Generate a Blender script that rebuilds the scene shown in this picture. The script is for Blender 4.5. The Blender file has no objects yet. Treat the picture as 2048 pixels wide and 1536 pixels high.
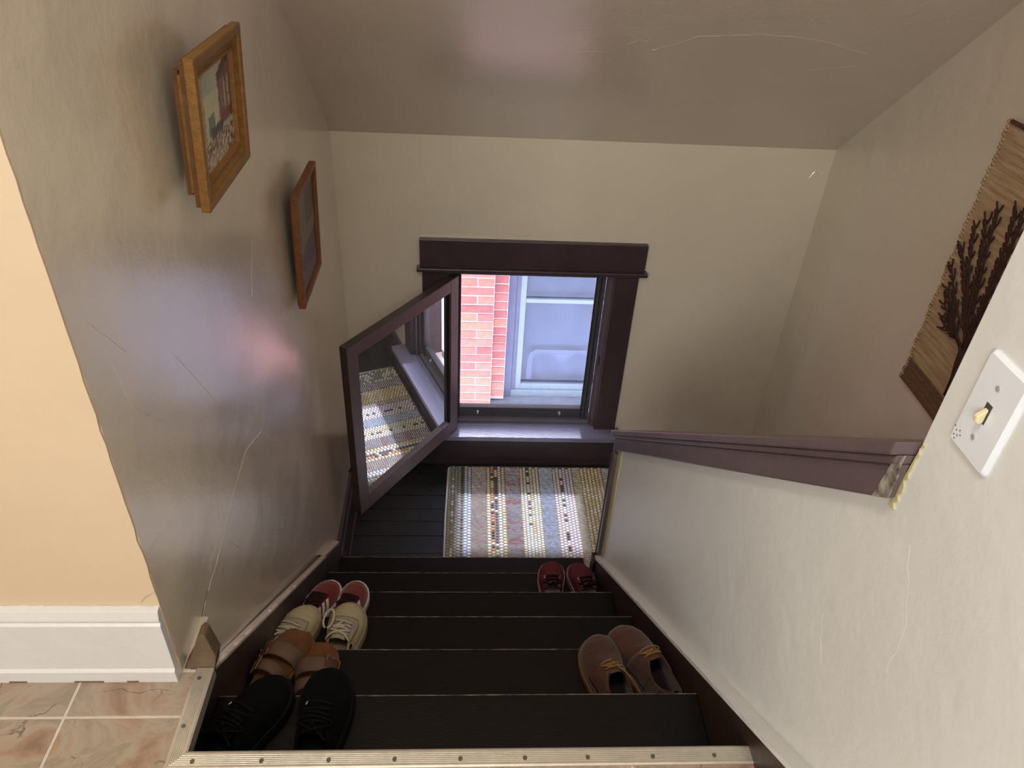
import bpy, bmesh, math, random
from mathutils import Vector, Matrix, noise
random.seed(7)
PI = math.pi
sc = bpy.context.scene
col = sc.collection
# ------------------------------------------------------------------ camera
a, yw, ro = math.radians(-35.5566), math.radians(4.222), math.radians(3.5105)
fw = Vector((math.sin(yw)*math.cos(a), math.cos(yw)*math.cos(a), math.sin(a)))
rt = fw.cross(Vector((0, 0, 1))).normalized(); up = rt.cross(fw)
r2 = rt*math.cos(ro)+up*math.sin(ro); u2 = up*math.cos(ro)-rt*math.sin(ro)
cam = bpy.data.cameras.new('camera'); cam.sensor_width = 36; cam.lens = 36*1527.5/2048
cam.clip_start = 0.02; cam.clip_end = 200
co = bpy.data.objects.new('camera', cam); col.objects.link(co)
M = Matrix((r2, u2, -fw)).transposed().to_4x4(); M.translation = Vector((0.4862, -0.6616, 1.2437))
co.matrix_world = M; sc.camera = co
# ------------------------------------------------------------------ world, sun, lamps, exposure
w = bpy.data.worlds.new('sky'); sc.world = w; w.use_nodes = True
bg = w.node_tree.nodes['Background']; bg.inputs[0].default_value = (0.66, 0.73, 1.0, 1); bg.inputs[1].default_value = 7.0
def lamp(name, typ, loc, rot, energy, color, **k):
    l = bpy.data.lights.new(name, typ); l.energy = energy; l.color = color
    for a_, b_ in k.items(): setattr(l, a_, b_)
    o = bpy.data.objects.new(name, l); col.objects.link(o); o.location = loc; o.rotation_euler = rot
    return o
def aim(o, target):
    o.rotation_euler = (Vector(target)-o.location).to_track_quat('-Z', 'Y').to_euler()
s = lamp('sun', 'SUN', (0, 6, 6), (0, 0, 0), 8.0, (0.74, 0.80, 1.0), angle=math.radians(3))
aim(s, (0.0, 6-math.cos(math.radians(54))*8, 6-math.sin(math.radians(54))*8))
k1 = lamp('kitchen_window_light', 'AREA', (-.35, -2.5, 1.5), (0, 0, 0), 68, (0.98, 1.0, 0.98), shape='RECTANGLE', size=1.5, size_y=1.2)
aim(k1, (0.6, 1.0, 0.3))
k2 = lamp('stair_head_fill', 'AREA', (0.30, -0.45, 2.26), (0, 0, 0), 13, (1.0, 0.95, 0.88), shape='DISK', size=0.35)  # overhead fill added above the stair head to lift the stair walls
k3 = lamp('side_fill', 'AREA', (1.52, -0.66, 1.5), (0, 0, 0), 7, (1.0, 0.94, 0.92), shape='RECTANGLE', size=0.6, size_y=0.9)  # unseen fill added behind the near wall to brighten the right side
aim(k3, (1.5, 1.5, 0.3))
sc.view_settings.view_transform = 'Standard'; sc.view_settings.look = 'None'
sc.view_settings.exposure = 0.0; sc.view_settings.gamma = 1.0; sc.view_settings.use_curve_mapping = False

# ------------------------------------------------------------------ helpers
def lin(c):
    return tuple(((x/255/12.92) if x/255 <= .04045 else ((x/255+.055)/1.055)**2.4) for x in c)
def mat(name, rgb, rough=.5, var=0.0, scale=8., bump=0.0, bscale=30., metallic=0., stretch=(1, 1, 1), spec=.5, rgb2=None, detail=4., coat=0., sheen=0.):
    m = bpy.data.materials.new(name); m.use_nodes = True
    nt = m.node_tree; b = nt.nodes['Principled BSDF']; N = nt.nodes.new; L = nt.links.new
    b.inputs['Roughness'].default_value = rough; b.inputs['Metallic'].default_value = metallic
    b.inputs['Specular IOR Level'].default_value = spec; b.inputs['Coat Weight'].default_value = coat
    if sheen: b.inputs['Sheen Weight'].default_value = sheen
    c = lin(rgb)
    tc = N('ShaderNodeTexCoord'); mp = N('ShaderNodeMapping'); mp.inputs['Scale'].default_value = stretch
    L(tc.outputs['Object'], mp.inputs['Vector'])
    n1 = N('ShaderNodeTexNoise'); n1.inputs['Scale'].default_value = scale; n1.inputs['Detail'].default_value = detail
    L(mp.outputs[0], n1.inputs['Vector'])
    mx = N('ShaderNodeMix'); mx.data_type = 'RGBA'
    c2 = lin(rgb2) if rgb2 else tuple(min(1, x*(1+var)) for x in c)
    c1 = c if rgb2 else tuple(x*(1-var) for x in c)
    rp = N('ShaderNodeMapRange'); rp.inputs[1].default_value = .33; rp.inputs[2].default_value = .67
    L(n1.outputs['Fac'], rp.inputs[0]); L(rp.outputs[0], mx.inputs[0])
    mx.inputs[6].default_value = (*c1, 1); mx.inputs[7].default_value = (*c2, 1)
    L(mx.outputs[2], b.inputs['Base Color'])
    if bump:
        n2 = N('ShaderNodeTexNoise'); n2.inputs['Scale'].default_value = bscale; n2.inputs['Detail'].default_value = 5
        L(mp.outputs[0], n2.inputs['Vector'])
        bp = N('ShaderNodeBump'); bp.inputs['Strength'].default_value = min(1, bump); bp.inputs['Distance'].default_value = .004
        L(n2.outputs['Fac'], bp.inputs['Height']); L(bp.outputs[0], b.inputs['Normal'])
    return m
def plaster(name, rgb, rough=.36, amp=1.0, wave=0.006, spec=.5):
    """painted old plaster: broad undulation, small lumps, trowel ridges"""
    m = mat(name, rgb, rough, .035, 1.6, spec=spec); nt = m.node_tree; N = nt.nodes.new; L = nt.links.new
    b = nt.nodes['Principled BSDF']; tc = [n for n in nt.nodes if n.type == 'TEX_COORD'][0]
    big = N('ShaderNodeTexNoise'); big.inputs['Scale'].default_value = 2.6; big.inputs['Detail'].default_value = 2
    sm = N('ShaderNodeTexNoise'); sm.inputs['Scale'].default_value = 26; sm.inputs['Detail'].default_value = 3
    fi = N('ShaderNodeTexNoise'); fi.inputs['Scale'].default_value = 140; fi.inputs['Detail'].default_value = 2
    vo = N('ShaderNodeTexVoronoi'); vo.inputs['Scale'].default_value = 13; vo.inputs['Randomness'].default_value = 1
    mr = N('ShaderNodeMapRange'); mr.inputs[1].default_value = 0.0; mr.inputs[2].default_value = .16; mr.inputs[3].default_value = 1; mr.inputs[4].default_value = 0
    for n in (big, sm, fi, vo): L(tc.outputs['Object'], n.inputs['Vector'])
    L(vo.outputs['Distance'], mr.inputs[0])
    gate = N('ShaderNodeMapRange'); gate.inputs[1].default_value = .55; gate.inputs[2].default_value = .68
    L(sm.outputs['Fac'], gate.inputs[0])
    mu = N('ShaderNodeMath'); mu.operation = 'MULTIPLY'; L(mr.outputs[0], mu.inputs[0]); L(gate.outputs[0], mu.inputs[1])
    prev = None
    for src, dist, st in ((big.outputs['Fac'], .035*amp, .5), (sm.outputs['Fac'], .0035*amp, .5), (fi.outputs['Fac'], .0006*amp, .4), (mu.outputs[0], .0012*amp, .6)):
        bp = N('ShaderNodeBump'); bp.inputs['Distance'].default_value = dist; bp.inputs['Strength'].default_value = st
        L(src, bp.inputs['Height'])
        if prev: L(prev.outputs[0], bp.inputs['Normal'])
        prev = bp
    L(prev.outputs[0], b.inputs['Normal'])
    return m
class MB:
    def __init__(s): s.v = []; s.f = []; s.mi = []
    def add(s, vs, fs, mi=0):
        o = len(s.v); s.v += [tuple(v) for v in vs]; s.f += [tuple(i+o for i in f) for f in fs]; s.mi += [mi]*len(fs)
    def box(s, x0, x1, y0, y1, z0, z1, mi=0, T=None):
        vs = [(x, y, z) for x in (x0, x1) for y in (y0, y1) for z in (z0, z1)]
        if T: vs = [T @ Vector(v) for v in vs]
        s.add(vs, [(0, 1, 3, 2), (4, 6, 7, 5), (0, 4, 5, 1), (2, 3, 7, 6), (0, 2, 6, 4), (1, 5, 7, 3)], mi)
    def prism(s, pts, d0, d1, ax='x', mi=0, T=None):
        """polygon in the two other axes, extruded along ax"""
        n = len(pts)
        def mk(p, d):
            v = {'x': (d, p[0], p[1]), 'y': (p[0], d, p[1]), 'z': (p[0], p[1], d)}[ax]
            return T @ Vector(v) if T else v
        vs = [mk(p, d0) for p in pts]+[mk(p, d1) for p in pts]
        s.add(vs, [tuple(range(n))[::-1], tuple(range(n, 2*n))]+[(i, (i+1) % n, (i+1) % n+n, i+n) for i in range(n)], mi)
    def tube(s, pts, r, n=6, mi=0, flat=1.0, closed=False):
        P = [Vector(p) for p in pts]; m = len(P); rings = []
        R = r if isinstance(r, (list, tuple)) else [r]*m
        ref = Vector((0, 0, 1))
        for i, p in enumerate(P):
            t = (P[min(i+1, m-1)]-P[max(i-1, 0)]).normalized()
            if abs(t.dot(ref)) > .95: sx = t.cross(Vector((1, 0, 0))).normalized()
            else: sx = t.cross(ref).normalized()
            sy = sx.cross(t)
            rings.append([p+sx*math.cos(2*PI*k/n)*R[i]+sy*math.sin(2*PI*k/n)*R[i]*flat for k in range(n)])
        vs = [v for rg in rings for v in rg]
        fs = [(i*n+k, i*n+(k+1) % n, (i+1)*n+(k+1) % n, (i+1)*n+k) for i in range(m-1) for k in range(n)]
        fs += [tuple(range(n))[::-1], tuple(range((m-1)*n, m*n))]
        s.add(vs, fs, mi)
    def grid(s, f, nu, nv, mi=0, skip=None):
        vs = [f(i/nu, j/nv) for i in range(nu+1) for j in range(nv+1)]
        fs = [(i*(nv+1)+j, (i+1)*(nv+1)+j, (i+1)*(nv+1)+j+1, i*(nv+1)+j+1) for i in range(nu) for j in range(nv) if not (skip and skip(i, j))]
        s.add(vs, fs, mi)
    def cyl(s, c, r, h, n=16, mi=0, ax='z'):
        P = [(math.cos(2*PI*k/n)*r, math.sin(2*PI*k/n)*r) for k in range(n)]
        i = 'xyz'.index(ax); q = [(p[0]+c[(i+1) % 3], p[1]+c[(i+2) % 3]) for p in P]
        if ax == 'y': q = [(p[1], p[0]) for p in q]
        s.prism(q, c[i], c[i]+h, ax, mi)
    def build(s, name, mats, parent=None, smooth=False, bevel=0, kind=None, solid=0, subsurf=0, local=False, weld=False):
        me = bpy.data.meshes.new(name)
        off = Vector((0, 0, 0))
        if parent is not None and not local:
            p = parent
            while p is not None: off += p.location; p = p.parent
        me.from_pydata([tuple(Vector(v)-off) for v in s.v] if off.length else s.v, [], s.f)
        if not isinstance(mats, (list, tuple)): mats = [mats]
        for m in mats: me.materials.append(m)
        me.polygons.foreach_set('material_index', s.mi)
        bm = bmesh.new(); bm.from_mesh(me)
        if weld: bmesh.ops.remove_doubles(bm, verts=bm.verts, dist=1e-5)
        bmesh.ops.recalc_face_normals(bm, faces=bm.faces)
        bm.to_mesh(me); bm.free()
        if smooth: me.polygons.foreach_set('use_smooth', [True]*len(me.polygons))
        o = bpy.data.objects.new(name, me); col.objects.link(o)
        if parent is not None: o.parent = parent
        if solid:
            md = o.modifiers.new('solid', 'SOLIDIFY'); md.thickness = solid; md.offset = -1
        if bevel:
            md = o.modifiers.new('bevel', 'BEVEL'); md.width = bevel; md.segments = 2; md.limit_method = 'ANGLE'; md.angle_limit = .6
        if subsurf:
            md = o.modifiers.new('sub', 'SUBSURF'); md.levels = md.render_levels = subsurf
        if kind: o['kind'] = kind
        return o
def thing(name, label, cat, loc=(0, 0, 0), group=None, rz=0.):
    o = bpy.data.objects.new(name, None); col.objects.link(o); o.location = loc; o.rotation_euler[2] = rz
    o.empty_display_size = .05; o['label'] = label; o['category'] = cat
    if group: o['group'] = group
    return o
def struct(o): o['kind'] = 'structure'; return o

# ------------------------------------------------------------------ materials
m_plaster = plaster('stair_wall_paint', (224, 211, 190), .30, spec=1.0)
m_plaster_r = plaster('near_wall_paint', (222, 224, 222), .36, .6)
m_kitchen = plaster('kitchen_wall_paint', (206, 184, 154), .5, .5)
m_ceil = plaster('ceiling_paint', (214, 198, 178), .30, .8, spec=1.0)
for m__ in (m_plaster, m_ceil):
    b__ = m__.node_tree.nodes['Principled BSDF']; b__.inputs['Coat Weight'].default_value = 1.0; b__.inputs['Coat Roughness'].default_value = .20; b__.inputs['Coat IOR'].default_value = 1.6
m_white = mat('white_trim_paint', (208, 206, 204), .35, .03, 6, .25, 60)
m_trim = mat('dark_brown_trim_paint', (66, 52, 54), .34, .12, 9, .35, 45)
m_trim2 = mat('brown_lilac_trim_paint', (100, 84, 88), .36, .08, 9, .35, 45)
m_stair = mat('dark_stair_paint', (17, 11, 8), .5, .2, 14, .18, 60, stretch=(1, 5, 5))
m_stair.node_tree.nodes['Principled BSDF'].inputs['Specular IOR Level'].default_value = .25
m_pale_edge = mat('pale_step_edge', (150, 140, 132), .6, rgb2=(52, 44, 40), scale=34, detail=6)
m_strg = mat('stringer_paint', (52, 38, 32), .42, .15, 8, .35, 40)
m_floor = mat('black_floor_paint', (33, 32, 35), .38, .25, 12, .4, 60, stretch=(1, 7, 1))
m_yellow = mat('old_yellow_paint', (190, 182, 138), .5, .12, 30, .3, 80)
m_alu = mat('aluminium', (205, 198, 184), .38, .06, 40, .12, 200, metallic=.75, stretch=(1, 1, 1))
m_alug = mat('grey_storm_frame', (74, 72, 74), .45, .06, 20)
m_screw = mat('screw_metal', (120, 112, 100), .4, metallic=.8)
m_black = mat('black_gap', (10, 9, 9), .9)
m_crack = mat('crack_filler', (186, 172, 146), .5, .1, 40)

# ------------------------------------------------------------------ constants
R, RUN = .19, .2418
YB = 2.26; FL = -1.33
def wx(y): return -.0094-.0153*y            # left stair wall, slightly out of square
ZC = .309; SL = .85                        # sloped ceiling starts at back wall
YT = -.14                                   # where the slope meets the flat ceiling
ZT = ZC+(YB-YT)*SL

# ------------------------------------------------------------------ floors
o = MB(); o.box(-1.9, .0, -2.7, .29, -.12, -.0014); o.box(.0, .013, -.0, .176, -.05, -.0014); o.box(0.0, 1.0, -2.7, .006, -.12, -.0014)
floor = struct(o.build('floor', mat('grout', (196, 184, 168), .8, .1, 30, .3, 90)))
def tile_mat():
    m = mat('stone_look_tile', (128, 104, 86), .42, rgb2=(176, 156, 136), scale=9, detail=7)
    nt = m.node_tree; N = nt.nodes.new; L = nt.links.new; b = nt.nodes['Principled BSDF']
    tc = N('ShaderNodeNewGeometry')
    n = N('ShaderNodeTexNoise'); n.inputs['Scale'].default_value = 7; n.inputs['Detail'].default_value = 8; n.inputs['Roughness'].default_value = .62; n.inputs['Distortion'].default_value = 1.3
    L(tc.outputs['Position'], n.inputs['Vector'])
    cr = N('ShaderNodeValToRGB'); e = cr.color_ramp.elements
    e[0].position = .30; e[0].color = (*lin((112, 90, 74)), 1); e[1].position = .72; e[1].color = (*lin((178, 152, 130)), 1)
    for p, c in ((.44, (150, 124, 104)), (.52, (158, 142, 124)), (.60, (138, 126, 108))):
        q = cr.color_ramp.elements.new(p); q.color = (*lin(c), 1)
    L(n.outputs['Fac'], cr.inputs[0])
    v = N('ShaderNodeTexVoronoi'); v.feature = 'DISTANCE_TO_EDGE'; v.inputs['Scale'].default_value = 11
    n3 = N('ShaderNodeTexNoise'); n3.inputs['Scale'].default_value = 12; n3.inputs['Detail'].default_value = 4
    mxv = N('ShaderNodeMix'); mxv.data_type = 'VECTOR'; mxv.inputs[0].default_value = .12
    L(tc.outputs['Position'], n3.inputs['Vector']); L(tc.outputs['Position'], mxv.inputs[4]); L(n3.outputs['Color'], mxv.inputs[5]); L(mxv.outputs[1], v.inputs['Vector'])
    mr = N('ShaderNodeMapRange'); mr.inputs[2].default_value = .016; L(v.outputs['Distance'], mr.inputs[0])
    gt = N('ShaderNodeMapRange'); gt.inputs[1].default_value = .40; gt.inputs[2].default_value = .50; L(n3.outputs['Fac'], gt.inputs[0])
    mxa = N('ShaderNodeMath'); mxa.operation = 'MAXIMUM'; L(mr.outputs[0], mxa.inputs[0]); L(gt.outputs[0], mxa.inputs[1])
    mx = N('ShaderNodeMix'); mx.data_type = 'RGBA'; mx.blend_type = 'MIX'; L(mxa.outputs[0], mx.inputs[0])
    mx.inputs[6].default_value = (*lin((104, 86, 70)), 1); L(cr.outputs[0], mx.inputs[7]); L(mx.outputs[2], b.inputs['Base Color'])
    b1 = N('ShaderNodeBump'); b1.inputs['Distance'].default_value = .004; b1.inputs['Strength'].default_value = .6; L(n.outputs['Fac'], b1.inputs['Height'])
    b2 = N('ShaderNodeBump'); b2.inputs['Distance'].default_value = .002; b2.inputs['Strength'].default_value = .6; L(mxa.outputs[0], b2.inputs['Height'])
    L(b1.outputs[0], b2.inputs['Normal']); L(b2.outputs[0], b.inputs['Normal'])
    return m
m_tile = tile_mat()
TP = .2385; G = .0052
for i in range(-7, 6):
    for j in range(-7, 2):
        x0, x1 = -.181+i*TP+G/2, -.181+(i+1)*TP-G/2
        y1, y0 = .084+j*TP-G/2, .084+(j-1)*TP+G/2
        x1 = min(x1, .998); lim = .150 if x0 < -.02 else .165
        y1 = min(y1, .1685)
        if x1-x0 < .02: continue
        b = MB()
        if x1 > .013 and y1 > -.004:         # cut around the stair opening
            xc = .013
            if x0 < xc:
                if y0 < -.004: b.prism([(x0, y0), (x1, y0), (x1, -.004), (xc, -.004), (xc, y1), (x0, y1)], -.01, 0, 'z')
                else: b.prism([(x0, y0), (xc, y0), (xc, y1), (x0, y1)], -.01, 0, 'z')
            elif y0 < -.004: b.prism([(x0, y0), (x1, y0), (x1, -.004), (x0, -.004)], -.01, 0, 'z')
            else: continue
        else: b.box(x0, x1, y0, y1, -.01, 0)
        b.build('floor_tile', m_tile, floor, bevel=.0012)
# lower landing floor of painted boards
b = MB(); b.box(-.15, 2.0, 1.40, 2.30, FL-.06, FL-.012); lf = struct(b.build('floor', m_black)); lf.name = 'floor_landing'
ys = [1.40, 1.455, 1.548, 1.641, 1.745, 1.834, 1.913, 2.005, 2.09, 2.175, 2.27]
for y0, y1 in zip(ys, ys[1:]):
    b = MB(); dz = random.uniform(-.0012, .0008); b.box(-.05, 1.95, y0+.0014, y1-.0014, FL-.014, FL+dz)
    b.build('floor_board', m_floor, lf, bevel=.0012)

# ------------------------------------------------------------------ walls
def wall_from_prism(name, pts, d0, d1, ax, m): 
    b = MB(); b.prism(pts, d0, d1, ax); return struct(b.build(name, m))
# left stair wall (front face slightly skewed), top follows the sloped ceiling
b = MB()
prof = [(.1748, FL-.05), (YB+.05, FL-.05), (YB+.05, ZC+.1), (.1748, ZC+(YB-.173)*SL+.1)]
n = len(prof); ny = 24
vs = [(wx(y), y, z) for y, z in prof]+[(-.16, y, z) for y, z in prof]
b.add(vs, [tuple(range(n)), tuple(range(n, 2*n))[::-1]]+[(i, (i+1) % n, (i+1) % n+n, i+n) for i in range(n)])
wl = struct(b.build('wall_left', m_plaster))
# kitchen wall on the left, facing the camera; its arris is worn and wavy
b = MB(); xe = wx(.173); nz = 90; z0, z1 = -.1, 2.36
edge = [(xe+.0022*noise.noise(Vector((0, 0, i*.9)))+.0012*noise.noise(Vector((3, 0, i*2.7))), z0+(z1-z0)*i/nz) for i in range(nz+1)]
poly = [(-1.9, z1), (-1.9, z0)]+edge
b.prism(poly, .170, .1745, 'y'); b.box(-1.9, -.14, .1745, .26, z0, z1)
wk = struct(b.build('wall_kitchen', m_kitchen))
# back wall with the window opening
WX0, WX1, WZ0, WZ1 = .40, 1.118, -1.12, -.255
b = MB()
for x0, x1, z0, z1 in ((-.2, WX0, FL-.05, .45), (WX1, 2.05, FL-.05, .45), (WX0, WX1, FL-.05, WZ0-.03), (WX0, WX1, WZ1, .45)):
    b.box(x0, x1, YB, YB+.16, z0, z1)
wb = struct(b.build('wall_back', m_plaster))
# right outer wall, near right wall with the half wall below the cap
wall_from_prism('wall_right', [(-.75, FL-.05), (YB+.05, FL-.05), (YB+.05, ZC+.1), (YT, ZT+.1), (-.75, ZT+.1)], 1.92, 2.05, 'x', m_plaster)
XW = 1.003; CS = .801
def capz(y): return -.332+(1.286-y)*CS       # upper edge of the cap along the half wall
b = MB(); b.prism([(-2.7, ZT+.05), (-2.7, -1.45), (1.295, -1.45), (1.295, capz(1.295)-.02), (-.016, capz(-.016)-.02), (-.016, ZT+.05)], XW, 1.12, 'x')
wr = struct(b.build('wall_right_near', m_plaster_r, bevel=.002))
wall_from_prism('wall_side', [(1.1, FL-.05), (2.0, FL-.05), (2.0, ZT+.05), (1.1, ZT+.05)], -.80, -.72, 'y', m_plaster)
wall_from_prism('wall_kitchen_back', [(-1.95, -.1), (1.05, -.1), (1.05, ZT+.05), (-1.95, ZT+.05)], -2.75, -2.65, 'y', m_kitchen)
wall_from_prism('wall_kitchen_side', [(-2.75, -.1), (.2, -.1), (.2, ZT+.05), (-2.75, ZT+.05)], -1.98, -1.88, 'x', m_kitchen)
# ceilings
b = MB(); b.prism([(YB+.15, ZC-.15*SL), (YT, ZT), (YT, ZT+.15), (YB+.15, ZC+.15)], -.2, 2.05, 'x'); ce = struct(b.build('ceiling', m_ceil))
b = MB(); b.box(-2.0, 2.05, -2.75, YT+.001, ZT, ZT+.15); b.box(-2.0, -.14, YT, .3, ZT, ZT+.15); struct(b.build('ceiling_kitchen', m_ceil))
# unseen floor below the half wall, added to stop sky light leaking in
b = MB(); b.box(1.12, 1.98, -.78, 1.40, FL-.06, FL-.001); b.box(-.16, 1.12, -.1, 1.40, FL-.16, FL-.10); struct(b.build('light_seal_floor', m_stair))

# cracks and paint ridges on plaster (real relief, children of their walls)
def ridge(parent, pts, nrm, wdt, hgt, m, name='crack', seed=0, rag=.004):
    P = []
    rs = random.Random(seed); nrm = Vector(nrm)
    for p, q in zip(pts, pts[1:]):
        p, q = Vector(p), Vector(q); k = max(2, int((q-p).length/.012))
        t = (q-p).normalized(); s_ = t.cross(nrm)
        for i in range(k): P.append(p.lerp(q, i/k)+s_*rs.uniform(-rag, rag)*.5)
    P.append(Vector(pts[-1])); vs = []; n = len(P)
    for i, p in enumerate(P):
        t = (P[min(i+1, n-1)]-P[max(0, i-1)]).normalized(); s_ = t.cross(nrm).normalized()
        e = math.sin(PI*min(1, max(0.02, i/(n-1))))**.4*wdt*rs.uniform(.5, 1)
        vs += [p-s_*e/2-nrm*.0005, p+s_*e*.1+nrm*hgt*rs.uniform(.5, 1), p+s_*e/2-nrm*.0005]
    b = MB(); b.add(vs, [(3*i+j, 3*i+j+1, 3*i+j+4, 3*i+j+3) for i in range(n-1) for j in (0, 1)])
    return b.build(name, m, parent)
def L_(y, z): return (wx(y), y, z)
ridge(wl, [L_(.273, -.02), L_(.33, .005), L_(.414, .010), L_(.561, .044), L_(.71, .059), L_(.835, .01), L_(.93, -.10), L_(.99, -.14)], (1, 0, 0), .005, .0007, m_plaster, seed=1)
ridge(wl, [L_(.268, -.02), L_(.30, .0), L_(.345, .008)], (1, 0, 0), .005, .001, m_black, 'dark_crack', seed=9, rag=.006)
for i, pl in enumerate([[(.60, .56), (.64, .47), (.66, .40)], [(1.03, .437), (.98, .38), (.95, .33)], [(.22, .70), (.30, .60)], [(.25, .62), (.27, .52), (.36, .42)], [(.45, .50), (.52, .40), (.60, .28)], [(.80, -.30), (.86, -.36), (.90, -.35)], [(.50, -.02), (.55, -.10)]]):
    ridge(wl, [L_(*p) for p in pl], (1, 0, 0), .005, .0006, m_plaster, 'ridge', seed=20+i, rag=.002)
def C_(x, y): return (x, y, ZC+(YB-y)*SL)
cn = Vector((0, -SL, -1)).normalized()
for i, pl in enumerate([[(1.02, 1.74), (1.08, 1.71), (1.13, 1.675)], [(1.13, 1.675), (1.3, 1.655), (1.42, 1.66), (1.52, 1.675), (1.60, 1.70), (1.66, 1.715)], [(.94, 1.72), (.97, 1.70), (1.0, 1.705)], [(.80, 1.765), (.85, 1.755), (.88, 1.757)], [(1.02, 1.655), (1.04, 1.69)], [(1.53, 1.80), (1.66, 1.77)]]):
    ridge(ce, [C_(*p) for p in pl], cn, .007, .0009, m_ceil, seed=40+i)
for i, pl in enumerate([[(.02, .36), (-.02, .30)], [(-.07, .6), (-.12, .52), (-.13, .44)], [(.62, -.14), (.63, -.20)], [(1.02, -.52), (1.01, -.58)], [(.45, .05), (.46, .03)]]):
    ridge(wr, [(XW, *p) for p in pl], (-1, 0, 0), .010, .0003, m_plaster_r, 'ridge', seed=60+i, rag=.009)
ridge(wk, [(-.012, .169, .22), (-.03, .169, .205), (-.04, .169, .19)], (0, -1, 0), .003, .0006, m_crack, seed=5)
ridge(struct(bpy.data.objects['wall_back']), [(1.84, YB, .19), (1.86, YB, .22), (1.885, YB, .205), (1.90, YB, .225)], (0, -1, 0), .008, .002, m_plaster, seed=6)

# ------------------------------------------------------------------ baseboards
b = MB()
b.prism([(.150, -.002), (.150, .028), (.154, .034), (.154, .150), (.158, .155), (.155, .162), (.160, .181), (.171, .184), (.171, -.002)], -1.9, xe-.001, 'x')
bb = struct(b.build('baseboard_left', m_white, bevel=.001))
b = MB()
for x0, dx in ((-.30, .03), (-.19, .05), (-.10, .02)):
    b.box(x0, x0+dx, .1495, .151, .0, .004)
b.build('worn_gap', mat('worn_gap', (110, 88, 66), .8), bb)
ridge(bb, [(-1.2, .170, .184), (-.6, .170, .1845), (-.02, .170, .185)], (0, -1, 0), .004, .001, m_crack, 'caulk_line', seed=3)
# landing baseboard on the left wall
b = MB(); yA, yB_ = 1.46, YB-.002
for x0, x1, z0, z1 in ((0, .024, FL, FL+.145), (0, .014, FL+.145, FL+.18), (.024, .036, FL, FL+.022)):
    vs = []
    for y in (yA, yB_):
        for xx, zz in ((x0, z0), (x1, z0), (x1, z1), (x0, z1)): vs.append((wx(y)+xx, y, zz))
    b.add(vs, [(0, 1, 2, 3), (7, 6, 5, 4), (0, 4, 5, 1), (1, 5, 6, 2), (2, 6, 7, 3), (3, 7, 4, 0)])
struct(b.build('baseboard_landing', m_trim, bevel=.002))
# below the window: painted apron baseboard
b = MB(); b.box(-.04, 1.91, YB-.022, YB, FL, FL+.145); b.box(-.04, 1.91, YB-.016, YB, FL+.145, FL+.165); b.box(-.03, 1.91, YB-.032, YB-.022, FL, FL+.02)
struct(b.build('baseboard_back', m_trim, bevel=.002))

# ------------------------------------------------------------------ staircase
st = thing('staircase', 'dark brown painted wooden staircase going down to the landing', 'stairs', (.49, 0, -1.33))
for n in range(1, 7):
    b = MB(); z = -n*R
    y0, y1 = (n-1)*RUN-.022, n*RUN
    b.box(0.0, .979, y0, y1, z-.026, z)
    b.build('tread', m_stair, st, bevel=.003)
    rs = random.Random(n); b = MB(); b.tube([(.002+.975*i/60, y1-.0012, z+.0002+rs.uniform(-.0003, .0002)) for i in range(61)], [.0012*rs.uniform(.5, 1.2) for i in range(61)], 5)
    b.build('pale_edge', m_pale_edge, st)  # thin uneven pale line along the step edge
for n in range(0, 7):
    b = MB(); y = n*RUN-.022; zt = -n*R-(.026 if n else .02); zb = -(n+1)*R
    b.box(0.0, .979, y-.016 if n else -.012, y if n else .004, zb+.0005, zt)
    b.build('riser', m_stair, st)
def stringer(x0, x1, name='stringer'):
    b = MB(); k = .077 if x0 < .5 else .064
    def z(y): return -.786*y+k
    top = []
    ys_ = [.12+i*(1.215-.12)/30 for i in range(31)] if x0 < .5 else [(-.16)+i*(1.30+.16)/36 for i in range(37)]
    top = [(y, z(y)) for y in ys_]
    if x0 < .5: pts = [(.006, -1.33), (.006, -.012)]+top+[(1.215, -1.33)]
    else: pts = [(.0, -1.33), (.0, -.002), (-.16, -.002)]+top+[(1.23, z(1.30)), (1.215, -1.33)]
    b.prism(pts, x0, x1, 'x')
    return b.build(name, m_strg, st, bevel=.0015)
stringer(-.010, 0.0)
stringer(.979, 1.002)
# the short end pieces of the skirting where it turns level at the landing
b = MB(); b.prism([(1.221, -1.33), (1.221, -.883), (1.46, -1.072), (1.46, -1.33)], -.026, -.001, 'x'); b.build('skirt_end', m_trim, st, bevel=.002)
# plaster-coloured moulding on top of each stringer
def ledge(x0, x1, k, ya, yb, lift, m, name='stringer_moulding', seed=1):
    rs = random.Random(seed); b = MB(); n = 60; vs = []
    for i in range(n+1):
        y = ya+(yb-ya)*i/n; z = -.786*y+k; j = rs.uniform(-.0012, .0012)
        for xx, zz in ((x0, z-.004), (x0+j, z+lift*.6+j), ((x0+x1)/2, z+lift+.5*j), (x1, z+lift*1.2)): vs.append((xx, y, zz))
    b.add(vs, [(4*i+j, 4*i+j+1, 4*i+j+5, 4*i+j+4) for i in range(n) for j in range(3)])
    return b.build(name, m, st)
ledge(-.0005, -.0135, .077, .262, 1.215, .012, m_plaster, seed=2)
ledge(-.0085, -.030, .077, 1.215, 1.47, .012, m_plaster, seed=4)
ledge(.9785, 1.0035, .064, -.16, 1.30, .012, m_plaster_r, seed=3)
# lower post piece right of the opening
b = MB(); b.box(.980, 1.003, -2.6, -.16, 0, .19); struct(b.build('baseboard_right', m_strg, bevel=.002))
b = MB(); b.box(.97, .9865, 1.245, 1.2935, -1.139, -.93); b.build('post_foot', m_strg, st, bevel=.002)

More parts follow.
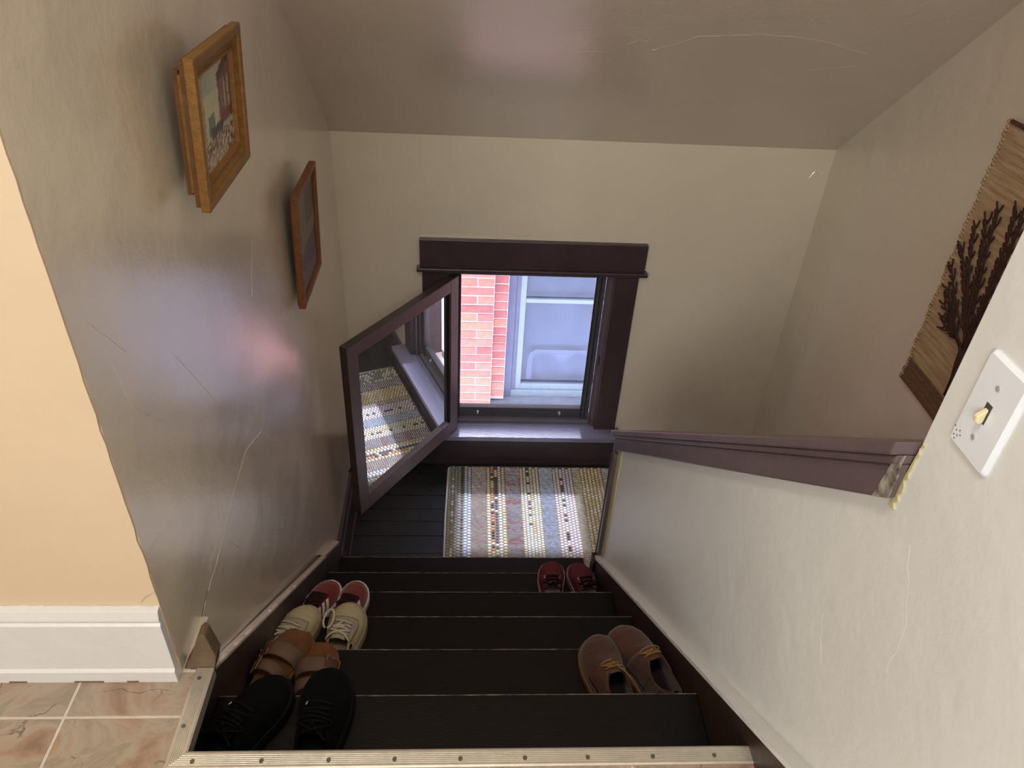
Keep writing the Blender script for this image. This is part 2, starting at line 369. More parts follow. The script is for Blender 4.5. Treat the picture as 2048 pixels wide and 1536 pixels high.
# aluminium edge strip round the stair opening
es = thing('edge_strip', 'ridged aluminium edge strip screwed along the top of the stairs', 'trim strip', (.5, 0, 0))
def strip_profile(w, nr=6):
    pts = [(0, 0), (0, .0022), (.003, .0038)]
    x = .006
    for i in range(nr):
        pts += [(x, .0038), (x+.0006, .0030), (x+.0013, .0030), (x+.0019, .0038)]; x += (w-.012)/nr
    pts += [(w-.003, .0038), (w, .0022), (w, 0)]
    return pts
b = MB(); pr_ = strip_profile(.031); n = len(pr_)
xa = lambda y: .043-(.022-y)*(.043-.010)/.031 if 0 else .012+(y+.009)*1.0
vs = [(xa(-.009+p[0]), -.009+p[0], p[1]) for p in pr_]+[(.990, -.009+p[0], p[1]) for p in pr_]
b.add(vs, [tuple(range(n)), tuple(range(n, 2*n))[::-1]]+[(i, (i+1) % n, (i+1) % n+n, i+n) for i in range(n)])
b.box(.043, .985, .0205, .022, -.018, .001)
b.build('front_strip', m_alu, es)
b = MB(); vs = [(.012+p[0], -.009+p[0]+.0004, p[1]) for p in pr_]+[(.012+p[0], .176, p[1]) for p in pr_]
b.add(vs, [tuple(range(n)), tuple(range(n, 2*n))[::-1]]+[(i, (i+1) % n, (i+1) % n+n, i+n) for i in range(n)])
b.box(.0405, .043, .022, .176, -.021, .001)
b.build('side_strip', m_alu, es)
for x, y in ((.055, .004), (.165, .004), (.273, .004), (.38, .004), (.488, .004), (.595, .004), (.70, .004), (.81, .004), (.915, .005), (.023, .155), (.023, .065)):
    b = MB(); b.cyl((x, y, .003), .0036, .0016, 12); b.box(x-.003, x+.003, y-.0004, y+.0004, .0046, .0048); b.build('screw', m_screw, es)
# brown stub in the wall corner at the strip end
b = MB(); b.prism([(wx(.18), -.004), (.043, -.004), (.052, .033), (.042, .092), (.036, .098), (.028, .088), (.008, .035)], .177, .205, 'y')
o = b.build('corner_stub', mat('stub_brown', (98, 80, 58), .5, .15, 30, .4, 60), None, bevel=.002); o['label'] = 'small brown painted wooden stub in the wall corner at the strip end'; o['category'] = 'trim block'

# ------------------------------------------------------------------ half wall cap (parallel to the stairs)
hc = thing('half_wall_cap', 'brown painted sloping cap board with moulding on top of the half wall', 'wall cap', (1.06, .6, capz(.6)))
cd = math.cos(math.atan(CS)); y0c, y1c = -.0165, 1.31
def slab(x0, x1, dz0, dz1, ya=y0c, yb=y1c, m=m_trim2, name='cap_board', bev=.003):
    b = MB(); b.prism([(ya, capz(ya)+dz0), (yb, capz(yb)+dz0), (yb, capz(yb)+dz1), (ya, capz(ya)+dz1)], x0, x1, 'x')
    return b.build(name, m, hc, bevel=bev)
slab(.972, 1.15, -.020, 0.0)
slab(.980, 1.003, -.034, -.020, yb=1.315, name='moulding')
slab(.988, 1.003, -.088, -.034, yb=1.305, name='face_board')
slab(1.12, 1.135, -.10, -.020, yb=1.305, name='face_board')
b = MB(); b.box(.985, 1.125, 1.295, 1.308, FL, capz(1.305)-.10); b.build('end_board', m_trim, hc, bevel=.002)
b = MB(); b.box(.9875, 1.003, 1.270, 1.296, -.93, capz(1.28)-.10); b.build('corner_bead', m_trim2, hc, bevel=.002)
b = MB(); b.prism([(1.225, -.88), (1.268, -.91), (1.268, capz(1.27)-.088), (1.225, capz(1.225)-.086)], .9995, 1.0032, 'x'); q = b.build('bare_strip', m_yellow, hc); q['label'] = 'strip of old yellow paint'
# chipped paint at the near end of the face board
b = MB(); rs = random.Random(4); pts = []
for i in range(9): pts.append((-.022+rs.uniform(-.0015, .003), capz(-.022)-.087+.065*i/8))
poly = [(.004, capz(.004)-.0865)]+pts+[(-.006, capz(-.006)-.022)]
b.prism(poly, .9868, .9885, 'x'); q = b.build('chipped_patch', mat('chipped', (168, 164, 150), .6, rgb2=(90, 78, 74), scale=70), hc); q['label'] = 'chipped bare patch'
b = MB(); rs = random.Random(8); pts = [(-.021+rs.uniform(-.003, .003), capz(-.022)-.105+.10*i/14) for i in range(15)]
b.prism([(-.012, capz(-.012)-.10)]+pts+[(-.021, capz(-.02)-.00)], 1.0005, 1.0032, 'x'); b.build('old_paint_edge', m_yellow, hc)

# ------------------------------------------------------------------ window_1
win = struct(bpy.data.objects.new('window_1', None)); col.objects.link(win); win.location = (.76, YB, -1.1)
def wpart(name, boxes, m, bevel=.002, parent=win, **k):
    b = MB()
    for bx in boxes: b.box(*bx)
    return b.build(name, m, parent, bevel=bevel, **k)
wpart('head_casing', [(.283, 1.236, YB-.026, YB, -.238, -.112)], m_trim, .003)
wpart('head_fillet', [(.270, 1.250, YB-.040, YB, -.256, -.238)], m_trim, .004)
wpart('side_casing', [(.292, .402, YB-.020, YB, -1.10, -.256)], m_trim)
wpart('side_casing', [(1.116, 1.218, YB-.020, YB, -1.12, -.256)], m_trim)
wpart('stool', [(.30, 1.24, YB-.095, YB+.0, -1.125, -1.10), (.40, 1.118, YB, YB+.02, -1.125, -1.10)], mat('stool_paint', (118, 114, 132), .28, .08, 10, .3, 40, stretch=(1, 5, 1)), .003)
wpart('apron', [(.32, 1.22, YB-.03, YB, -1.215, -1.125)], m_trim)
wpart('jamb', [(.38, .402, YB, YB+.16, -1.12, -.25)], m_trim)
wpart('jamb', [(1.116, 1.138, YB, YB+.16, -1.12, -.25)], m_trim)
wpart('head_jamb', [(.38, 1.138, YB, YB+.16, -.258, -.236)], m_trim)
for x0, x1, y0, y1 in ((1.100, 1.117, .006, .014), (1.090, 1.117, .024, .034), (.401, .43, .024, .034)):
    wpart('stop', [(x0, x1, YB+y0, YB+y1, -1.10, -.258)], m_trim2, .0015)
wpart('sill', [(.40, 1.118, YB+.026, YB+.10, -1.13, -1.085)], mat('sill_paint', (120, 116, 128), .35, .08, 10, .3, 40), .002)
wpart('sill', [(.30, 1.22, YB+.10, YB+.20, -1.24, -1.175)], m_alug, .002)
YS = YB+.05
sf = wpart('storm_frame', [(.402, .457, YS-.012, YS+.02, -1.085, -.262), (1.053, 1.090, YS-.012, YS+.02, -1.085, -.262),
      (.457, 1.053, YS-.012, YS+.02, -.30, -.262), (.457, 1.053, YS-.012, YS+.02, -1.075, -1.02), (.46, 1.050, YS-.016, YS-.012, -1.040, -1.034)], m_alug, .0015)
wpart('inner_bead', [(1.046, 1.053, YS-.018, YS-.012, -1.07, -.29), (1.067, 1.072, YS-.02, YS-.012, -1.07, -.27)], mat('seal_dark', (44, 42, 46), .5), .001, parent=win)
m_clip = mat('clip_metal', (210, 210, 215), .3, metallic=.6)
for x in (.545, .945):
    b = MB(); b.cyl((x, YS-.020, -1.040), .006, .006, 12, ax='y'); b.box(x-.003, x+.003, YS-.024, YS-.016, -1.052, -1.040); b.build('clip', m_clip, win)
def glass(name, tint=(1, 1, 1), gloss=(1, 1, 1), ior=1.5, haze=0., hz_=(.8, .82, .9)):
    m = bpy.data.materials.new(name); m.use_nodes = True; nt = m.node_tree; nt.nodes.clear(); N = nt.nodes.new; L = nt.links.new
    o_ = N('ShaderNodeOutputMaterial'); t = N('ShaderNodeBsdfTransparent'); g = N('ShaderNodeBsdfGlossy'); f = N('ShaderNodeFresnel'); mx = N('ShaderNodeMixShader')
    t.inputs[0].default_value = (*tint, 1); g.inputs[0].default_value = (*gloss, 1); g.inputs['Roughness'].default_value = .01; f.inputs[0].default_value = ior
    L(f.outputs[0], mx.inputs[0]); L(t.outputs[0], mx.inputs[1]); L(g.outputs[0], mx.inputs[2])
    if haze:
        d = N('ShaderNodeBsdfDiffuse'); d.inputs[0].default_value = (*hz_, 1); m2 = N('ShaderNodeMixShader'); n = N('ShaderNodeTexNoise'); n.inputs['Scale'].default_value = 5
        mm = N('ShaderNodeMath'); mm.operation = 'MULTIPLY'; mm.inputs[1].default_value = haze*2; L(n.outputs['Fac'], mm.inputs[0]); L(mm.outputs[0], m2.inputs[0])
        L(mx.outputs[0], m2.inputs[1]); L(d.outputs[0], m2.inputs[2]); L(m2.outputs[0], o_.inputs[0])
    else: L(mx.outputs[0], o_.inputs[0])
    return m
m_glass = glass('window_glass', ior=1.45, haze=.02)
b = MB(); b.add([(.455, YS, -1.025), (1.055, YS, -1.025), (1.055, YS, -.297), (.455, YS, -.297)], [(0, 1, 2, 3)]); b.build('pane', m_glass, win)
# casement sash, swung inwards on its left side
H = Vector((.447, 2.222, 0)); D = (Vector((.058, 1.640, 0))-H); SW = D.length; D.normalize()
Nn = Vector((-D.y, D.x, 0))
if Nn.x < 0: Nn = -Nn                      # outer face, turned to the room
TS = Matrix.Identity(4)
for i in range(3): TS[i][0] = D[i]; TS[i][1] = Nn[i]; TS[i][2] = (0, 0, 1)[i]; TS[i][3] = H[i]
SZ0, SZ1 = -1.095, -.268
b = MB()
FR = .056
b.box(0, FR, -.034, 0, SZ0, SZ1, T=TS); b.box(SW-FR, SW, -.034, 0, SZ0, SZ1, T=TS)
b.box(FR, SW-FR, -.034, 0, SZ1-FR, SZ1, T=TS); b.box(FR, SW-FR, -.034, 0, SZ0, SZ0+.075, T=TS)
sash = b.build('casement_sash', m_trim2, win, bevel=.0015)
b = MB(); b.box(SW-.0005, SW+.0012, -.0335, -.0008, SZ0+.001, SZ1-.001, T=TS); b.box(.001, SW, -.0335, -.0008, SZ1-.001, SZ1+.0008, T=TS)
q = b.build('sash_edge', m_strg, sash); q['label'] = 'darker brown outer edge'
b = MB(); x0, x1, z0, z1 = FR, SW-FR, SZ0+.075, SZ1-FR
b.add([TS @ Vector(v) for v in ((x0-.005, -.016, z0-.005), (x1+.005, -.016, z0-.005), (x1+.005, -.016, z1+.005), (x0-.005, -.016, z1+.005))], [(0, 1, 2, 3)])
b.build('pane', glass('sash_glass', ior=1.5, haze=.07), sash)
b = MB()   # ragged old putty round the pane
def putty(p, q, seed):
    rs = random.Random(seed); p, q = Vector(p), Vector(q); n = 26; vs = []
    inn = (Vector(((x0+x1)/2, 0, (z0+z1)/2))-(p+q)/2); d = (q-p).normalized(); inn = (inn-d*inn.dot(d)).normalized()
    for i in range(n+1):
        c = p.lerp(q, i/n); wd = .007*rs.uniform(.55, 1.25)
        vs += [TS @ (c+Vector((0, -.001, 0))), TS @ (c+inn*wd*.4+Vector((0, -.006, 0))), TS @ (c+inn*wd+Vector((0, -.0155, 0)))]
    b.add(vs, [(3*i+j, 3*i+j+1, 3*i+j+4, 3*i+j+3) for i in range(n) for j in (0, 1)])
putty((x0, 0, z0), (x1, 0, z0), 1); putty((x0, 0, z1), (x1, 0, z1), 2); putty((x1, 0, z0), (x1, 0, z1), 4)
b.build('putty', mat('old_putty', (112, 98, 100), .6, .2, 60, .4, 80), sash)
b = MB(); b.box(x0, x0+.010, -.030, -.002, z0, z1, T=TS); b.build('dark_rebate', m_stair, sash)
b = MB(); zz = -.845
b.tube([TS @ Vector((SW, -.02, zz)), TS @ Vector((SW+.014, -.022, zz+.002)), TS @ Vector((SW+.020, -.022, zz+.001))], [.003, .003, .003], 8)
b.tube([TS @ Vector((SW+.018, -.022, zz-.004)), TS @ Vector((SW+.021, -.022, zz)), TS @ Vector((SW+.024, -.022, zz+.004))], [.003, .0055, .003], 8)
b.build('latch_pin', m_black, sash, smooth=True)
b = MB(); b.box(1.095, 1.103, YB+.004, YB+.016, -.735, -.690); b.tube([(1.098, YB+.002, -.70), (1.094, YB-.002, -.715), (1.098, YB+.002, -.73)], .0025, 6); b.build('strike_plate', m_trim, win)
for z in (-.42, -.93):
    b = MB(); b.cyl((.440, 2.226, z-.03), .006, .06, 10); b.build('hinge', m_trim, win)

# ------------------------------------------------------------------ neighbouring house
nb = thing('neighbouring_house', 'red brick house wall with a bluish sash window close outside', 'building', (.65, 3.59, -2.2))
m_mortar = mat('mortar', (182, 164, 164), .9, .08, 40)
m_br = [mat('brick_%d' % i, c, .85, .14, 30, .3, 90) for i, c in enumerate([(172, 108, 90), (176, 116, 94), (166, 100, 90), (176, 112, 96), (152, 88, 82)])]
for m in [m_mortar]+m_br: pass
CP = .0634; YN = 3.59
b = MB()
b.prism([(-3.0, -5.2), (.655, -5.2), (.655, .55), (-3.0, .55)], YN+.004, YN+.35, 'y')
b.prism([(.60, -1.97), (.748, -1.97), (.748, -.3), (.60, -.3)], YN+.052, YN+.34, 'y')
b.prism([(.655, -5.2), (1.75, -5.2), (1.75, -2.10), (.655, -2.10)], YN+.004, YN+.34, 'y')
b.prism([(.655, -.36), (1.75, -.36), (1.75, .55), (.655, .55)], YN+.004, YN+.34, 'y')
b.prism([(1.70, -5.2), (5.0, -5.2), (5.0, .55), (1.70, .55)], YN+.004, YN+.34, 'y')
b.build('wall_core', m_mortar, nb)
def brick_mesh(w_, m):
    q = MB(); rs = random.Random(int(w_*1000)); h = CP-.0095
    q.box(0, w_, 0, .02, 0, h); me_o = q.build('brick', m, nb, bevel=.002); return me_o
cache = {}
def brick(x0, x1, z, y):
    w_ = round(x1-x0, 3); mi = random.choice((0, 0, 1, 1, 2, 3, 3, 4))
    if y > YN+.02: mi = random.choice((4, 4, 2, 0))  # recessed column: its slight shade is put into darker brick colours
    key = (w_, mi)
    if key not in cache:
        q = MB(); h = CP-.0095; q.box(0, w_, 0, .02, 0, h)
        o_ = q.build('brick', m_br[mi], nb, bevel=.002, local=True); cache[key] = o_
    else:
        o_ = cache[key].copy(); col.objects.link(o_); o_.parent = nb
    o_.location = Vector((x0, y+random.uniform(-.003, .002), z))-nb.location
    return o_
rest = MB()
for c in range(-34, 42):
    z = -2.008+c*CP
    if z < -4.2 or z > .5: continue
    xr = .651; full = .205; half = .0985; x = xr; first = (c % 2 == 0)
    k = 0
    while x > -2.2:
        wd = half if (k == 0 and not first) else full
        vis = x > .2 and -2.35 < z < -.55
        if vis: brick(x-wd, x-.0, z, YN)
        else: rest.box(x-wd, x, YN+random.uniform(-.003, .002), YN+.02, z, z+CP-.0095, mi=random.randrange(5))
        x -= wd+.009; k += 1
    if -1.95 < z < -.5: brick(.660, .744, z, YN+.048)
    elif z > -.36 or z < -2.16:
        x = .66
        while x < 1.7:
            rest.box(x, x+full, YN, YN+.02, z, z+CP-.0095, mi=random.randrange(5)); x += full+.009
    x = 1.72 if c % 2 else 1.82
    while x < 3.6:
        rest.box(x, x+full, YN, YN+.02, z, z+CP-.0095, mi=random.randrange(5)); x += full+.009
rest.build('far_bricks', m_br, nb, kind='stuff')
m_nf = mat('neighbour_frame_paint', (118, 128, 134), .5, .05, 20, .3, 60)
m_nc = mat('neighbour_casing', (84, 84, 104), .6, .08, 20, .3, 60)
m_ns = mat('neighbour_sill', (111, 116, 122), .7, .08, 14, .4, 50)
YW = 3.70
def npart(name, boxes, m, parent=nb, bevel=.003):
    q = MB()
    for bx in boxes: q.box(*bx)
    return q.build(name, m, parent, bevel=bevel)
nw = npart('window_casing', [(.748, .800, YW-.01, YW+.05, -1.99, -.36), (1.62, 1.70, YW-.01, YW+.05, -1.99, -.36), (.748, 1.70, YW-.01, YW+.05, -.42, -.36)], m_nc, bevel=.004)
npart('storm_trim', [(.800, .828, YW+.004, YW+.05, -1.985, -.42), (1.59, 1.62, YW+.004, YW+.05, -1.985, -.42)], m_nc, nw)
ns_ = npart('sash_frame', [(.828, .868, YW+.014, YW+.05, -1.975, -.42), (1.55, 1.59, YW+.014, YW+.05, -1.975, -.42),
   (.868, 1.55, YW+.014, YW+.05, -1.235, -1.205), (.868, 1.55, YW+.014, YW+.05, -1.975, -1.885), (.868, 1.55, YW+.014, YW+.05, -.47, -.42)], m_nf, nw, .003)
npart('lower_rail', [(.80, 1.62, YW-.004, YW+.03, -1.985, -1.93)], m_nf, nw)
npart('stone_sill', [(.655, 1.74, YN-.03, YW+.03, -2.10, -1.985)], m_ns)
m_pane2 = glass('neighbour_glass', tint=(.85, .88, .95), ior=1.5, haze=.10, hz_=(.30, .34, .50))
for z0_, z1_ in ((-1.205, -.47), (-1.885, -1.235)):
    q = MB(); q.add([(.868, YW+.034, z0_), (1.55, YW+.034, z0_), (1.55, YW+.034, z1_), (.868, YW+.034, z1_)], [(0, 1, 2, 3)]); q.build('pane', m_pane2, nw)
npart('room_blind', [(.80, 1.60, YW+.09, YW+.10, -1.60, -.42)], mat('pale_blind', (92, 102, 128), .8, .05, 3), nb, 0)
npart('curtain', [(.80, 1.60, YW+.12, YW+.13, -2.0, -1.55)], mat('pale_curtain', (98, 104, 132), .8, .08, 6), nb, 0)
q = MB()   # rounded pale panel seen behind the lower pane
arc = [(.91, -1.98), (.91, -1.72), (.925, -1.665), (.96, -1.635), (1.46, -1.635), (1.50, -1.665), (1.515, -1.72), (1.515, -1.98)]
inn = [(.945, -1.98), (.945, -1.73), (.955, -1.69), (.98, -1.665), (1.44, -1.665), (1.47, -1.69), (1.48, -1.73), (1.48, -1.98)]
for i in range(len(arc)-1): q.prism([arc[i], arc[i+1], inn[i+1], inn[i]], YW+.070, YW+.085, 'y')
q.prism([(1.07, -1.665), (1.24, -1.665), (1.19, -1.70), (1.185, -1.735), (1.125, -1.735), (1.12, -1.70)], YW+.068, YW+.085, 'y')
q.build('chair_back', mat('pale_chair', (120, 128, 150), .7, .04, 9), nb)
npart('room_back', [(.72, 1.75, YW+.30, YW+.32, -2.1, -.36)], mat('room_shade', (94, 100, 119), .9), nb, 0)
q = MB(); q.prism([(YN-.30, .35), (YN-.30, .42), (YN+4, 2.9), (YN+4, .35)], -3.0, 5.0, 'x'); q.build('roof', mat('roof_shingle', (90, 88, 92), .9, .2, 12), nb)
# strip of ground between the houses, and our own outer wall
q = MB(); q.box(-4, 6, 2.3, 8, -4.4, -4.25); g_ = struct(q.build('trim_2', mat('alley_concrete', (150, 148, 142), .9, .1, 3))); g_.name = 'floor_alley'


# ------------------------------------------------------------------ woven rug on the landing
rug = thing('woven_rug', 'rectangular striped cotton rug with chunky braided and ribbed bands under the window', 'rug', (.8, 1.85, FL))
RX0, RX1, RY0, RY1, RZ = .400, 1.36, 1.50, 2.205, FL+.004
m_rugbase = mat('rug_backing', (120, 108, 100), .95, .2, 60, .4, 200)
def yarn(name, c, v=.12): return mat(name, c, .9, v, 90, .5, 260, sheen=.3)
Y_ = {k: yarn('yarn_'+k, c) for k, c in dict(grey=(158, 160, 150), blue=(196, 208, 226), cream=(232, 220, 184), white=(228, 230, 220), dark=(48, 38, 40),
      mauve=(228, 208, 208), orange=(208, 148, 110), brown=(104, 82, 74), lilac=(220, 218, 234), ice=(200, 218, 240), pink=(230, 214, 216), yellow=(220, 202, 150), red=(214, 150, 160)).items()}
b = MB(); b.box(RX0+.004, RX1-.004, RY0, RY1-.004, FL+.0005, RZ+.002); b.build('backing', m_rugbase, rug)
def puffs(name, x0, x1, cols, pick, pitch=.0175):
    names = list(dict.fromkeys(sum([list(c) for c in pick], []))); ms = [Y_[k] for k in names]
    b = MB(); nx = cols; wdt = (x1-x0)/nx; ny = int((RY1-RY0)/pitch)
    for i in range(nx):
        for j in range(ny):
            cx = x0+(i+.5)*wdt; cy = RY0+(j+.5+.5*(i % 2))*pitch
            if cy > RY1-.004: continue
            key = random.choice(pick[i]); mi = names.index(key)
            ang = (.55 if i % 2 else -.55); ca, sa = math.cos(ang), math.sin(ang)
            rx, ry, rz_ = wdt*.56, pitch*.50, .0075
            if key == 'dark': rz_ *= .35
            vs = []; 
            for (k, zf, rf) in ((0, 0, 1.0), (1, .62, .82), (2, .93, .42)):
                for q in range(8):
                    t = 2*PI*q/8; px, py = math.cos(t)*rx*rf, math.sin(t)*ry*rf
                    vs.append((cx+px*ca-py*sa*.8, min(RY1, cy+px*sa*.8+py*ca), RZ+zf*rz_))
            vs.append((cx, cy, RZ+rz_))
            fs = [(r*8+q, r*8+(q+1) % 8, (r+1)*8+(q+1) % 8, (r+1)*8+q) for r in (0, 1) for q in range(8)]+[(16+q, 16+(q+1) % 8, 24) for q in range(8)]
            b.add(vs, fs, mi)
    return b.build(name, ms, rug, smooth=True, kind='stuff')
def ribs(name, x0, x1, main, edge, pitch=.0105):
    ms = [Y_[k] for k in main]+[Y_['dark']]; b = MB(); ny = int((RY1-RY0)/pitch); nseg = max(3, int((x1-x0)/.009))
    key_ice = main[0] == 'ice'
    b.box(x0, x1, RY0, RY1-.003, RZ, RZ+(.0005 if key_ice else .0018), mi=len(main))
    for j in range(ny):
        y = RY0+(j+.5)*pitch
        for i in range(nseg):
            xa, xb = x0+(x1-x0)*i/nseg, x0+(x1-x0)*(i+1)/nseg
            mi = random.randrange(len(main)) if random.random() < .35 else (j//3) % len(main)
            dy = .0012*math.sin(i*1.7+j*.9); h = .0055+random.uniform(-.001, .001); hw = pitch*(.47 if key_ice else .31)
            b.add([(xa, y-hw+dy, RZ), (xa, y+dy, RZ+h), (xa, y+hw+dy, RZ), (xb+.0006, y-hw+dy, RZ), (xb+.0006, y+dy, RZ+h), (xb+.0006, y+hw+dy, RZ)],
                  [(0, 1, 4, 3), (1, 2, 5, 4)], mi)
    return b.build(name, ms, rug, smooth=False, kind='stuff')
x = RX0+.008
puffs('braided_band', x, .470, 4, [['grey'], ['grey', 'grey', 'cream'], ['grey'], ['grey']])
puffs('braided_band', .468, .520, 3, [['dark', 'dark', 'dark', 'brown'], ['blue'], ['blue', 'lilac']])
ribs('ribbed_band', .522, .592, ['mauve', 'pink', 'white'], 'dark')
puffs('braided_band', .594, .684, 5, [['cream'], ['orange', 'brown', 'cream'], ['cream', 'dark', 'dark', 'brown'], ['white', 'lilac'], ['cream', 'yellow']])
ribs('ribbed_band', .686, .756, ['lilac', 'lilac', 'red', 'blue'], 'dark')
puffs('braided_band', .758, .852, 6, [['white', 'cream'], ['white'], ['white', 'white', 'dark'], ['white', 'yellow'], ['white'], ['cream', 'white']], pitch=.0145)
ribs('ribbed_band', .854, .920, ['ice', 'ice', 'blue'], 'dark', pitch=.0092)
puffs('braided_band', .922, 1.020, 6, [['pink'], ['white', 'pink'], ['pink', 'brown', 'white'], ['pink', 'lilac'], ['lilac'], ['pink']], pitch=.0165)
ribs('ribbed_band', 1.022, 1.060, ['cream', 'white'], 'dark', pitch=.0105)
puffs('braided_band', 1.062, 1.170, 6, [['cream', 'yellow']]*6)
ribs('ribbed_band', 1.172, 1.24, ['blue', 'white'], 'dark')
puffs('braided_band', 1.242, RX1-.008, 6, [['grey', 'white']]*6)
b = MB()
b.tube([(RX0+.004, RY0, RZ+.003), (RX0+.001, 1.85, RZ+.003), (RX0+.006, RY1-.02, RZ+.003), (RX0+.016, RY1-.006, RZ+.003)], .0045, 8)
b.tube([(RX1-.004, RY0, RZ+.003), (RX1-.004, RY1-.01, RZ+.003)], .0045, 8)
b.build('binding', Y_['white'], rug, smooth=True)
b = MB(); b.tube([(RX0+.014, RY1-.003, RZ+.003), (RX1-.006, RY1-.003, RZ+.003)], .004, 8); b.tube([(RX0+.006, RY0+.002, RZ+.002), (RX1-.006, RY0+.002, RZ+.002)], .004, 8); b.build('binding', m_rugbase, rug, smooth=True)

# ------------------------------------------------------------------ pictures on the left wall
m_gold = mat('gold_frame', (138, 98, 46), .42, .16, 20, .3, 60, metallic=.25, stretch=(4, 1, 4))
m_gold2 = mat('brown_gold_frame', (104, 70, 38), .45, .16, 20, .3, 60, metallic=.15)
m_wood = mat('frame_wood', (120, 76, 40), .42, .2, 16, .3, 60, stretch=(6, 1, 6))
m_wood2 = mat('frame_wood_red', (84, 50, 38), .4, .2, 16, .3, 60)
def painting(name, parent, T, w_, h_, fn, res=(70, 80)):
    b = MB(); nu, nv = res
    b.grid(lambda u, v: T @ Vector((u*w_, 0, v*h_)), nu, nv)
    o = b.build(name, [], parent); me = o.data
    ca = me.color_attributes.new('Col', 'FLOAT_COLOR', 'POINT')
    for i in range(nu+1):
        for j in range(nv+1):
            du, dv = .03*noise.noise(Vector((i*.31, j*.27, 1))), .03*noise.noise(Vector((i*.29, j*.33, 7))); c = lin(fn(min(1, max(0, i/nu+du)), min(1, max(0, j/nv+dv)))); ca.data[i*(nv+1)+j].color = (*c, 1)
    m = bpy.data.materials.new('oil_paint_'+name); m.use_nodes = True; nt = m.node_tree
    at = nt.nodes.new('ShaderNodeVertexColor'); at.layer_name = 'Col'; bs = nt.nodes['Principled BSDF']; bs.inputs['Roughness'].default_value = .4
    nt.links.new(at.outputs[0], bs.inputs['Base Color'])
    n = nt.nodes.new('ShaderNodeTexNoise'); n.inputs['Scale'].default_value = 60; bp = nt.nodes.new('ShaderNodeBump'); bp.inputs['Distance'].default_value = .002
    tc = nt.nodes.new('ShaderNodeTexCoord'); nt.links.new(tc.outputs['Object'], n.inputs['Vector']); nt.links.new(n.outputs['Fac'], bp.inputs['Height']); nt.links.new(bp.outputs[0], bs.inputs['Normal'])
    me.materials.append(m); return o
def mixc(a_, b_, t): return tuple(a_[i]*(1-t)+b_[i]*t for i in range(3))
def nz_(u, v, s, k=0): return .5+.5*noise.noise(Vector((u*s, v*s, k)))
def village(u, v):
    n = nz_(u, v, 9); n2 = nz_(u, v, 22, 5)
    c = mixc((150, 168, 164), (196, 188, 160), nz_(u, v, 4, 2))                      # sky
    if v < .75 and .12 < u < .62: c = mixc(c, (214, 202, 164), .7)
    if u < .16+.05*n: c = mixc((150, 120, 84), (196, 176, 130), n2)                  # foliage at the edge
    if u > .60+.25*(1-v)*0-.0 and v > .38 and v < 1.0-.45*(1-u): c = mixc((104, 76, 70), (132, 104, 92), n)   # house in purple browns
    if .60 < u < .95 and v > .80 and abs(v-(.55+.45*u)) < .05: c = (88, 52, 42)
    if .70 < u < .95 and .45 < v < .78 and (u*18) % 2 < .8: c = (176, 168, 158)      # pale posts
    if u > .66 and .34 < v < .46: c = mixc((138, 62, 66), (110, 60, 60), n2)
    if .26 < u < .44 and .33 < v < .56-.4*abs(u-.35): c = (112, 126, 116)            # dark green gable
    if .30 < u < .66 and .26+.05*n < v < .40: c = mixc((52, 52, 54), (84, 84, 80), n2)
    if v < .26+.06*n: c = mixc((92, 60, 50), (206, 196, 180), max(0, min(1, (n2-.35)*3)))
    if v < .14 and .15 < u < .75: c = mixc(c, (196, 186, 160), .55)
    return c
def dusk(u, v):
    n = nz_(u, v, 7, 3); n2 = nz_(u, v, 20, 8)
    c = mixc((92, 88, 74), (124, 120, 100), nz_(u, v, 3, 1)); 
    if v < .45: c = mixc((58, 50, 58), (86, 76, 86), n)
    if abs(v-.5-.25*(u-.4)) < .05+.04*(n-.5) and u > .2: c = mixc((150, 118, 60), (110, 90, 70), n2)
    if u > .45 and v > .6: c = mixc((64, 54, 46), (88, 78, 66), n2)
    if v < .2: c = mixc((74, 58, 56), (112, 96, 84), n2)
    return c
def frame_T(xb, xt, zb, zt, y0):
    """local x runs along the wall, local y out of the wall, local z up the (slightly leaning) picture"""
    zax = Vector((xt-xb, 0, zt-zb)).normalized(); xax = Vector((0, 1, 0)); yax = xax.cross(zax)*-1
    if yax.x < 0: yax = -yax
    T = Matrix.Identity(4)
    for i in range(3): T[i][0] = xax[i]; T[i][1] = yax[i]; T[i][2] = zax[i]
    T.translation = Vector((xb, y0, zb)); return T
def rect_ring(b, T, x0, x1, z0, z1, wd, prof, mi=0):
    """mitred moulding: prof = list of (distance in from the outer edge, depth y)"""
    n = len(prof); loops = []
    for (d, y) in prof: loops.append([(x0+d, y, z0+d), (x1-d, y, z0+d), (x1-d, y, z1-d), (x0+d, y, z1-d)])
    vs = [T @ Vector(p) for lp in loops for p in lp]
    fs = [((i)*4+k, (i)*4+(k+1) % 4, ((i+1) % n)*4+(k+1) % 4, ((i+1) % n)*4+k) for i in range(n) for k in range(4)]
    b.add(vs, fs, mi)
p1 = thing('framed_painting', 'larger painting in a deep stepped gold frame, a village scene, high on the left wall', 'picture', (wx(.77), .77, .68), group=None)
T1 = frame_T(.035, .052, .682, .936, .618); W1, H1 = .292, .256
b = MB(); rect_ring(b, T1, 0, W1, 0, H1, 0, [(0, -.016), (0, -.001), (.003, 0), (.016, -.001), (.018, -.005), (.021, -.005), (.030, -.012), (.034, -.012), (.036, -.009), (.040, -.009), (.044, -.018), (.044, -.022)])
b.build('moulded_frame', m_gold, p1)
b = MB(); rect_ring(b, T1, .006, W1-.006, .006, H1-.006, 0, [(0, -.026), (0, -.016), (.03, -.016), (.03, -.026)]); b.build('frame_back', m_gold2, p1)
